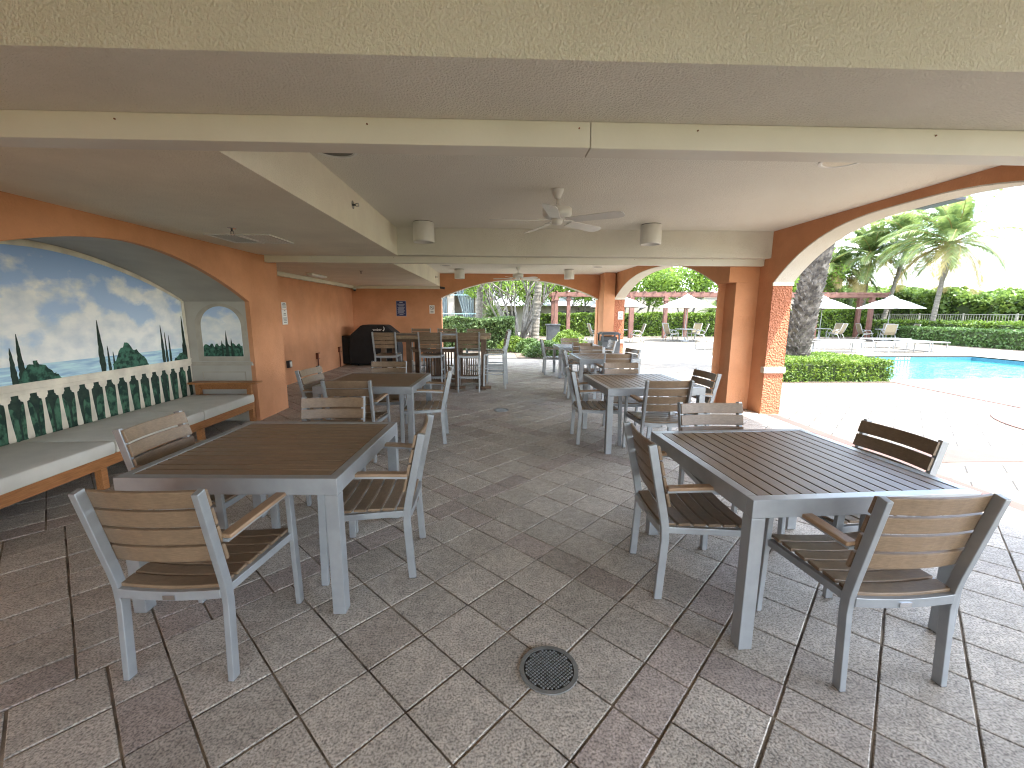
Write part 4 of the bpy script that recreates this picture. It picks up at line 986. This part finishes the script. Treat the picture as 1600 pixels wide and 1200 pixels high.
# ---- palms
def frond(mb, rb_, o_, az, el, L_, droop, rn, leaf_l=.55, nl=26, wind=(0,0,0), width=.035):
    d = Vector((math.cos(az)*math.cos(el), math.sin(az)*math.cos(el), math.sin(el))); p = Vector(o_); pts = [p.copy()]; ds = [d.copy()]; n_ = 10
    W_ = Vector(wind)
    for i in range(n_):
        d = (d+Vector((0,0,-droop*(i+1)/n_*.42))+W_*(.05)).normalized(); p = p+d*L_/n_; pts.append(p.copy()); ds.append(d.copy())
    rb_.tube(pts, [.03*(1-i/n_)+.006 for i in range(n_+1)], 4)
    for k in range(nl):
        t_ = .12+.88*k/nl; f_ = t_*n_; i = min(int(f_), n_-1); u = f_-i; q = pts[i].lerp(pts[i+1], u); dd_ = ds[i].lerp(ds[i+1], u).normalized()
        side = dd_.cross(Vector((0,0,1)));
        if side.length < .1: side = Vector((1,0,0))
        side.normalize(); upv = side.cross(dd_)
        ll = leaf_l*(math.sin(math.pi*min(1, t_*.86+.12))**.7)*rn.uniform(.85, 1.1)
        for s in (-1, 1):
            e = (side*s*.85+dd_*.55+upv*.12).normalized(); a_ = q; b_ = q+e*ll*.5+W_*.06*ll; c_ = q+e*ll+Vector((0,0,-.38*ll*rn.uniform(.6, 1.5)))+W_*.2*ll
            wv = dd_*width*.5
            mb.add([a_-wv*.6, a_+wv*.6, b_+wv, c_, b_-wv], [(0,1,2,4),(4,2,3)])
def palm(name, lab, base, top, r0_, r1_, nf, L_, seed, group=None, wind=(0,0,0), bark=M['bark'], bend=.3, dry=3, leaf_l=.55, nl=26, width=.045, date=False):
    rn = random.Random(seed); r = thing(name, lab, 'palm tree', base, 0, group); T = Vector(top)-Vector(base); pts = []; n_ = 16
    for i in range(n_+1):
        t_ = i/n_; pts.append(Vector((T.x*t_**(1+bend), T.y*t_**(1+bend), T.z*t_)))
    tk = MB(); rad = [(r0_+(r1_-r0_)*(i/n_)**.6)*(1.25 if i == 0 else 1) for i in range(n_+1)]
    if not date:
        # ringed trunk
        fine = []; fr = []
        for i in range(n_*4+1):
            q = i/4; k = min(int(q), n_-1); u = q-k; fine.append(pts[k].lerp(pts[k+1], u)); fr.append((rad[k]*(1-u)+rad[k+1]*u)*(1.0 if i % 2 else 1.07))
        tk.tube(fine, fr, 12); tk.build('trunk', bark, r)
    else:
        tk.tube(pts, [x*.86 for x in rad], 16)
        # old frond stubs in a spiral
        rows = int(T.z/.085)
        for j in range(rows):
            t_ = j/rows; k = min(int(t_*n_), n_-1); c_ = pts[k].lerp(pts[k+1], t_*n_-k); rr_ = rad[k]
            for s in range(11):
                a = 2*math.pi*(s+.5*(j % 2))/11+rn.uniform(-.06, .06); dr = Vector((math.cos(a), math.sin(a), 0)); sd = Vector((-math.sin(a), math.cos(a), 0))
                w_ = rr_*.30*rn.uniform(.8, 1.15); o1 = rr_*.10+rn.uniform(0, .035); hh = .05+rn.uniform(0, .03)
                c0 = c_+dr*rr_*.82
                tk.hexa([c0-sd*w_-Vector((0,0,.07)), c0-sd*w_+dr*.01-Vector((0,0,.07)), c0+sd*w_+dr*.01-Vector((0,0,.07)), c0+sd*w_-Vector((0,0,.07)),
                         c0-sd*w_*.6+Vector((0,0,hh)), c0-sd*w_*.5+dr*o1*1.7+Vector((0,0,hh)), c0+sd*w_*.5+dr*o1*1.7+Vector((0,0,hh)), c0+sd*w_*.6+Vector((0,0,hh))])
        tk.build('trunk', bark, r)
    f_ = MB(); rb_ = MB(); fd = MB(); o_ = pts[-1]
    for i in range(nf):
        az = i*2.399+rn.uniform(-.25, .25); q = i/nf; el = R(82)-q*R(112)+rn.uniform(-.12, .12)
        if i >= nf-dry: fd = MB()
        frond(fd if i >= nf-dry else f_, rb_, o_+Vector((0,0,.05*(1-q))), az, el, L_*rn.uniform(.85, 1.1)*(.75 if q < .15 else 1), (.36+.55*q), rn, leaf_l, nl, wind, width)
        if i >= nf-dry: fd.build('dry_frond', M['frond_dry'], r)
    f_.build('crown', M['frond'], r); rb_.build('frond_rib', M['frond_dry'], r)
    return r
WD = (-.7, .2, -.1)
palm('coconut_palm', 'coconut palm with a pale trunk standing clear beyond the low hedge', (25.4, 24.0, 0), (26.05, 24.2, 5.6), .15, .10, 38, 3.7, 1, 'coconut palms beyond the pool', WD, width=.07, dry=5, leaf_l=.8, nl=40)
palm('coconut_palm', 'coconut palm with a dark slanting trunk left of the pale trunked one', (26.4, 28.3, 0), (28.0, 28.8, 6.4), .15, .10, 38, 3.8, 2, 'coconut palms beyond the pool', WD, width=.07, dry=5, leaf_l=.8, nl=40)
palm('coconut_palm', 'coconut palm behind the right umbrella, its crown overlapping its neighbour', (26.2, 29.8, 0), (26.7, 30.2, 5.6), .15, .10, 36, 3.6, 3, 'coconut palms beyond the pool', WD, width=.07, dry=6, leaf_l=.8, nl=40)
palm('coconut_palm', 'leftmost coconut palm, low and leaning over the pergola end', (24.6, 31.0, 0), (25.9, 31.6, 4.3), .14, .10, 28, 2.9, 4, 'coconut palms beyond the pool', WD, width=.07, dry=6, leaf_l=.8, nl=40)
palm('coconut_palm', 'small coconut palm with its crown between the shaggy trunk and the right umbrella', (23.6, 30.6, 0), (24.0, 30.9, 4.9), .13, .10, 26, 2.7, 9, 'coconut palms beyond the pool', WD, width=.055, dry=4, leaf_l=.6, nl=36)
palm('coconut_palm', 'coconut palm whose fronds enter at the right edge of the photo', (27.6, 17.6, 0), (26.6, 17.5, 6.1), .15, .11, 30, 3.4, 5, 'coconut palms beyond the pool', (-.3,.1,-.05), width=.06)
palm('date_palm', 'thick shaggy date palm trunk rising from the clipped hedge', (7.62, 10.55, 0), (8.5, 10.65, 6.2), .32, .23, 26, 2.6, 6, None, (0,0,0), M['date'], bend=.1, dry=2, date=True, leaf_l=.35, nl=40)
palm('ringed_palm', 'pale ringed palm trunk beside the many stemmed tree in the back arch', (1.66, 18.2, 0), (1.95, 18.2, 5.2), .17, .135, 18, 2.2, 7, 'palms beyond the back arch', (0,0,0), bend=0, dry=2)
palm('ringed_palm', 'speckled palm trunk in front of the grey drapes', (-.82, 20.2, 0), (-.6, 20.2, 5.4), .15, .13, 18, 2.2, 8, 'palms beyond the back arch', (0,0,0), bend=0, dry=2)
# fan palmetto
rn = random.Random(77); r = thing('palmetto', 'spiky young palmetto between the drapes and the many stemmed tree', 'palm tree', (-.15, 21.5, 0))
MB().tube([(0,0,0),(0,0,1.4)], [.1,.08], 8).build('trunk', M['bark2'], r)
f_ = MB(); rb_ = MB()
for i in range(26): frond(f_, rb_, (0,0,1.4), i*2.4, R(75)-i/26*R(85), .95, .5, rn, .22, 14, (0,0,0), .04)
f_.build('crown', M['frond'], r); rb_.build('frond_rib', M['frond'], r)
# palmettos behind the pergola
for i, (x, y, lab) in enumerate(((16.0, 31.2, 'spiky palmetto right of the middle umbrella behind the pergola'), (8.0, 30.6, 'spiky palmetto behind the pergola by the corner pilaster'))):
    rn = random.Random(80+i); r = thing('palmetto', lab, 'palm tree', (x, y, 0)); MB().tube([(0,0,0),(0,0,1.6)], [.12,.09], 8).build('trunk', M['bark2'], r); f_ = MB(); rb_ = MB()
    for k in range(26): frond(f_, rb_, (0,0,1.6), k*2.4, R(75)-k/26*R(95), 1.3, .5, rn, .3, 14, (0,0,0), .06)
    f_.build('crown', M['frond'], r); rb_.build('frond_rib', M['frond'], r)
# sea grape mass
rn = random.Random(21); P_ = []
def gh(y): return 2.25+(y-20)*.085+.18*math.sin(y*1.7)+.12*math.sin(y*4.3)
for i in range(30000):
    y = rn.uniform(9, 46); x = rn.uniform(29, 34); top = gh(y)+.35*math.sin(x*1.9+y)*.5
    if rn.random() < .55: x = 29+abs(rn.gauss(0,.25))+.3*math.sin(y*1.3)+.2*math.sin(y*3.7); z = rn.uniform(.1, top)
    else: z = top-abs(rn.gauss(0,.16))
    P_.append((x-29, y-20, z))
r = tag(bpy.data.objects.new('sea_grape_thicket', None), 'dense mass of round leaved sea grape behind the railing', 'shrubbery'); col.objects.link(r); r.location = (29, 20, 0)
r['kind'] = 'stuff'
f_ = MB(); leaves(f_, P_, .13, rn, aspect=.8); f_.build('foliage', M['leafGrape'], r)
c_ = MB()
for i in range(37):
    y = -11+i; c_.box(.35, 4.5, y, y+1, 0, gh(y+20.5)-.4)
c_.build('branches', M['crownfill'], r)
# white railing fence
r = thing('railing_fence', 'pale metal railing in front of the sea grape mass', 'fence', (27.3, 20, 0))
t = MB(); t.box(-.02, .02, -9, 12, 1.52, 1.56); t.box(-.02, .02, -9, 12, .95, .98); t.build('rail', M['railing'], r)
t = MB()
for i in range(150): t.box(-.008, .008, -9+.14*i, -9+.14*i+.016, .98, 1.52)
t.build('baluster', M['railing'], r)
for i in range(9): MB().box(-.03, .03, -9+2.6*i, -8.94+2.6*i, 0, 1.6).build('post', M['railing'], r)

# ---- pergolas
def pergola(lab, x0, x1, posts, y0=26.5, y1=28.0, zb=2.58):
    r = thing('pergola', lab, 'pergola', ((x0+x1)/2, y0, 0), 0, 'terracotta timber pergolas along the hedge'); cx = (x0+x1)/2
    for (x, y) in posts:
        p = MB().box(x-cx-.11, x-cx+.11, y-y0-.11, y-y0+.11, 0, zb).build('post', M['perg'], r, bevel=.01)
        MB().box(x-cx-.16, x-cx+.16, y-y0-.16, y-y0+.16, zb-.28, zb-.18).build('capital', M['perg'], p, bevel=.01)
    t = MB()
    for y in (0, y1-y0): t.box(x0-cx-.3, x1-cx+.3, y-.05, y+.05, zb+.001, zb+.22)
    t.build('beam', M['perg'], r, bevel=.008)
    t = MB(); n_ = int((x1-x0)/.55)
    for i in range(n_+1):
        x = x0-cx+(x1-x0)*i/n_; t.box(x-.03, x+.03, -.45, y1-y0+.45, zb+.2, zb+.30)
    t.build('rafter', M['perg'], r)
pergola('terracotta pergola seen through the back arch', 3.75, 7.0, [(3.75,26.5),(4.55,26.7),(3.75,28.0),(7.0,26.5),(7.0,28.0)])
pergola('terracotta pergola in the middle arch behind the open umbrella', 8.6, 15.2, [(8.45,26.5),(10.62,26.5),(12.6,28.0),(14.0,26.5),(9.0,28.0),(15.2,28.0)])
pergola('terracotta pergola seen right of the shaggy palm trunk', 16.6, 24.6, [(16.6,26.5),(20.3,26.5),(23.9,26.5),(20.3,28.0),(24.4,28.0)])

# ---- umbrellas, tables, sling chairs, loungers
def umbrella():
    r = thing('patio_umbrella', 'x', 'umbrella', group='white umbrellas on the pool deck'); n_ = 8; R_ = 1.55; z0, z1 = 1.87, 2.52
    vs = [(0,0,z1)]; fs = []
    rings = [(.28, z1-.10), (.8, z1-.30), (R_, z0)]
    for k, (q, z) in enumerate(rings):
        for i in range(n_*4):
            a = 2*math.pi*i/(n_*4); c_ = abs((i % 4)-2)/2     # 1 at ribs, 0 mid panel
            rad = q*(math.cos(math.pi/n_)/math.cos((a % (2*math.pi/n_))-math.pi/n_)); vs.append((rad*math.cos(a), rad*math.sin(a), z-.02*(1-c_)*(q > .5)))
    m_ = n_*4
    for i in range(m_): fs.append((0, 1+i, 1+(i+1) % m_))
    for k in range(2):
        for i in range(m_): fs.append((1+k*m_+i, 1+(k+1)*m_+i, 1+(k+1)*m_+(i+1) % m_, 1+k*m_+(i+1) % m_))
    mb = MB(); mb.add(vs, fs); o = mb.build('canopy', M['canvas'], r); so = o.modifiers.new('s', 'SOLIDIFY'); so.thickness = .012
    v = MB(); v.lathe([(.30, z1-.075), (.20, z1-.02), (.05, z1+.06), (.0, z1+.07)], 24); v.build('vent_cap', M['canvas'], r, smooth=True)
    MB().tube([(0,0,0),(0,0,z1+.12)], .022, 10).build('pole', M['outwhite'], r)
    t = MB()
    for i in range(n_):
        a = 2*math.pi*i/n_; t.tube([(0,0,z1-.12), ((R_-.05)*math.cos(a), (R_-.05)*math.sin(a), z0-.01)], .008, 5); t.tube([(0,0,1.75), (.75*math.cos(a), .75*math.sin(a), z0+.25)], .007, 5)
    t.build('ribs', M['outwhite'], r)
    MB().lathe([(.25,0),(.25,.05),(.05,.08),(.03,.25)], 20).build('base', M['outwhite'], r)
    return r
def round_table():
    r = thing('patio_table', 'x', 'table', group='round white tables under the umbrellas')
    MB().lathe([(.0,.66),(.54,.66),(.55,.67),(.55,.69),(.0,.695)], 32).build('tabletop', M['outwhite'], r)
    for k in range(4):
        a = math.pi/4+k*math.pi/2; MB().tube([(.42*math.cos(a), .42*math.sin(a), 0), (.36*math.cos(a), .36*math.sin(a), .4), (.40*math.cos(a), .40*math.sin(a), .655)], .018, 8).build('leg', M['outwhite'], r)
    return r
def sling_chair():
    r = thing('sling_chair', 'x', 'chair', group='beige sling chairs on the pool deck')
    # side frames
    for s in (-1, 1):
        x = s*.27
        MB().tube([(x,.26,0),(x,.20,.36),(x,.24,.40),(x,.10,.60),(x,-.10,.63),(x,-.27,.52)], .016, 7).build('arm_frame', M['outwhite'], r, smooth=True)
        MB().tube([(x,-.38,0),(x,-.22,.36),(x,.22,.42)], .016, 7).build('leg', M['outwhite'], r, smooth=True)
        MB().tube([(s*.25,.26,.43),(s*.25,.0,.38),(s*.25,-.20,.39),(s*.25,-.30,.55),(s*.25,-.44,.98)], .015, 7).build('side_rail', M['outwhite'], r, smooth=True)
    t = MB(); t.sweep([(0,.27,.435),(0,.0,.385),(0,-.19,.395),(0,-.29,.55),(0,-.44,.985)], .48, .008); t.build('sling', M['sling'], r, smooth=False)
    t = MB(); t.tube([(-.25,-.44,.985),(.25,-.44,.985)], .014, 6); t.tube([(-.25,.27,.43),(.25,.27,.43)], .014, 6); t.build('cross_bar', M['outwhite'], r)
    return r
def lounger():
    r = thing('sun_lounger', 'x', 'lounger', group='flat white sun loungers by the pool')
    t = MB()
    for s in (-1, 1): t.tube([(-.96, s*.31, .40), (.96, s*.31, .40)], .022, 7)
    for x in (-.96, .96): t.tube([(x,-.31,.40),(x,.31,.40)], .022, 7)
    t.build('frame', M['outwhite'], r)
    for x in (-.85, .85):
        for s in (-1, 1): MB().tube([(x, s*.31, 0), (x, s*.31, .385)], .02, 7).build('leg', M['outwhite'], r)
    t = MB(); t.slat((0,0,.395), (0,.29,0), (0,0,.006), .93, lambda q: Vector((0,0,-.015*(1-q*q))), 10); t.build('sling', M['outwhite'], r)
    return r
UM, TB, SC, LO = umbrella(), round_table(), sling_chair(), lounger()
TBL = [((10.66, 23.6), 'the middle arch', 'in the middle arch', 1.0), ((6.5, 22.6), 'the far orange pier', 'hidden behind the far orange pier', 1.0),
       ((19.45, 24.9), 'the shaggy palm trunk', 'just right of the shaggy palm trunk', .98), ((22.6, 23.8), 'the pool end pergola post', 'at the far right beside the pergola post', 1.0)]
first = True; fc = True
chairs_at = [[(-.75,.0,-80,'left front'),(-.55,.65,-130,'left rear'),(.70,-.25,70,'right front'),(.75,.6,120,'right rear')],
             [(1.0,-.1,85,'right'),(-1.1,.1,-85,'left')],
             [(-.95,.1,-85,'left'),(.50,-.65,25,'near right'),(1.05,.25,100,'far right')],
             [(-.95,.35,-105,'far left'),(-.55,-.65,-25,'near left'),(.65,.65,130,'far right'),(.95,-.3,75,'near right')]]
for (xy, who, how, s), ch in zip(TBL, chairs_at):
    place(UM, not first, (xy[0], xy[1], 0), R(11), 'open white umbrella ' + how)
    place(TB, not first, (xy[0], xy[1], 0), 0, 'round white table below the umbrella ' + how); first = False
    for dx, dy, a, lab in ch:
        place(SC, not fc, (xy[0]+dx, xy[1]+dy, 0), R(a), 'beige sling chair, %s at the table by %s' % (lab, who)); fc = False
first = True
for x, y, a, lab in ((14.05, 16.85, 0, 'white flat lounger nearest the shaggy palm trunk by the pool'), (16.75, 16.85, 0, 'white flat lounger in the middle of the poolside row'),
                     (18.25, 17.6, 90, 'white flat lounger at the right end of the poolside row, seen end on'), (15.2, 18.3, 0, 'white flat lounger behind the gap of the poolside row'),
                     (18.3, 19.3, 0, 'white flat lounger farther back towards the dark hedge'), (9.75, 18.3, 10, 'white flat lounger beyond the steel handrail in the middle arch')):
    place(LO, not first, (x, y, 0), R(a), lab); first = False
r = thing('handrail', 'grey steel handrail post with a curved top near the middle arch', 'handrail', (7.45, 14.25, 0))
MB().tube([(0,0,0),(0,0,.62),(.03,0,.74),(.12,0,.82),(.26,0,.83),(.42,0,.78)], .025, 10).build('rail', M['chrome'], r, smooth=True)
MB().lathe([(.06,0),(.06,.015),(.03,.02)], 16).build('base_plate', M['chrome'], r)
# depth markers on the far pool wall (plain pale tiles)
r = thing('pool_marker', 'row of small white marker tiles on the far pool edge', 'marker', (14.9, PY1-.032, -.09)); t = MB()
for i, (a, b_) in enumerate(((0,.06),(.12,.05),(.22,.1),(.38,.06),(.5,.05))): t.box(a, a+b_, -.006, 0, -.045, .045)
t.build('tile', M['signwhite'], r)

# ---- neighbouring buildings beyond the back arch
r = thing('draped_cabana', 'pale cabana hung with grey drapes beyond the left of the back arch', 'cabana', (-3.6, 26, 0))
t = MB()
for x in (-3.0, -1.1, .95, 2.6): t.box(x-.2, x+.2, -.2, .2, 0, 3.0)
t.build('column', M['wallpale'], r, bevel=.01)
MB().box(-3.6, 3.4, -.25, 3.0, 3.001, 3.55).build('roof', M['wallpale'], r)
MB().box(-3.6, 3.4, 2.6, 2.8, 0, 3.0).build('back_wall', M['wallpale'], r)
t = MB()
for z_ in (1.45, 2.55): t.box(-3.4, 3.2, -.30, -.26, z_, z_+.06)
t.build('rail', M['teal'], r)
def drape(x0, x1, xg, seed):
    n_ = 26; vs = []; fs = []
    for j in range(9):
        z = 2.95-2.85*j/8; q = j/8
        for i in range(n_+1):
            u = i/n_; xa = x0+(x1-x0)*u; xb = xg+(xa-xg)*.45; k = math.sin(min(1, q*1.1)*math.pi/2)
            vs.append((xa*(1-k)+xb*k, -.12+.05*math.sin(u*34+seed), z))
    for j in range(8):
        for i in range(n_): a = j*(n_+1)+i; fs.append((a, a+1, a+n_+2, a+n_+1))
    mb = MB(); mb.add(vs, fs); o = mb.build('drape', M['drape'], r, smooth=True); so = o.modifiers.new('s', 'SOLIDIFY'); so.thickness = .01
drape(-2.75, -1.35, -2.6, 1); drape(-.85, .7, -.6, 2); drape(1.2, 2.35, 2.2, 3); drape(-.2, .72, .7, 4)
r = thing('neighbouring_pavilion', 'low white pavilion with a shallow pitched roof behind the many stemmed tree', 'building', (4.0, 34, 0))
MB().box(-4.5, 4.0, 0, 5, 0, 2.2).build('wall', M['wallpale'], r)
MB().prism([(-.8,2.1),(2.5,3.6),(5.8,2.1)], 0, -5.2, 4.6).build('roof', M['roofgrey'], r)
for x in (-3.5, -1.5, .5, 2.4): MB().box(x, x+1.1, -.03, -.001, .6, 1.7).build('window', M['lens'], r)
r = thing('boundary_wall', 'long pale tan wall behind the trees and pergolas', 'wall', (18, 37, 0))
MB().box(-9, 9, 0, .3, 0, 2.9).build('wall', M['wallpale'], r); MB().box(-9.05, 9.05, -.05, .35, 2.901, 3.05).build('coping', M['stone'], r)
r = thing('equipment_box', 'dark green utility box between the ringed palm and the pergola', 'utility box', (2.75, 20.4, 0))
MB().box(-.3, .3, -.2, .2, .05, .95).build('cabinet', M['darkmetal'], r, bevel=.02); MB().box(-.34, .34, -.24, .24, .951, 1.02).build('lid', M['darkmetal'], r, bevel=.01); MB().box(-.34, .34, -.24, .24, 0, .049).build('base', M['stone'], r)

for o in sc.objects:
    if o.type == 'MESH' and o.parent is None and 'kind' not in o and 'category' not in o: print('UNTAGGED', o.name)
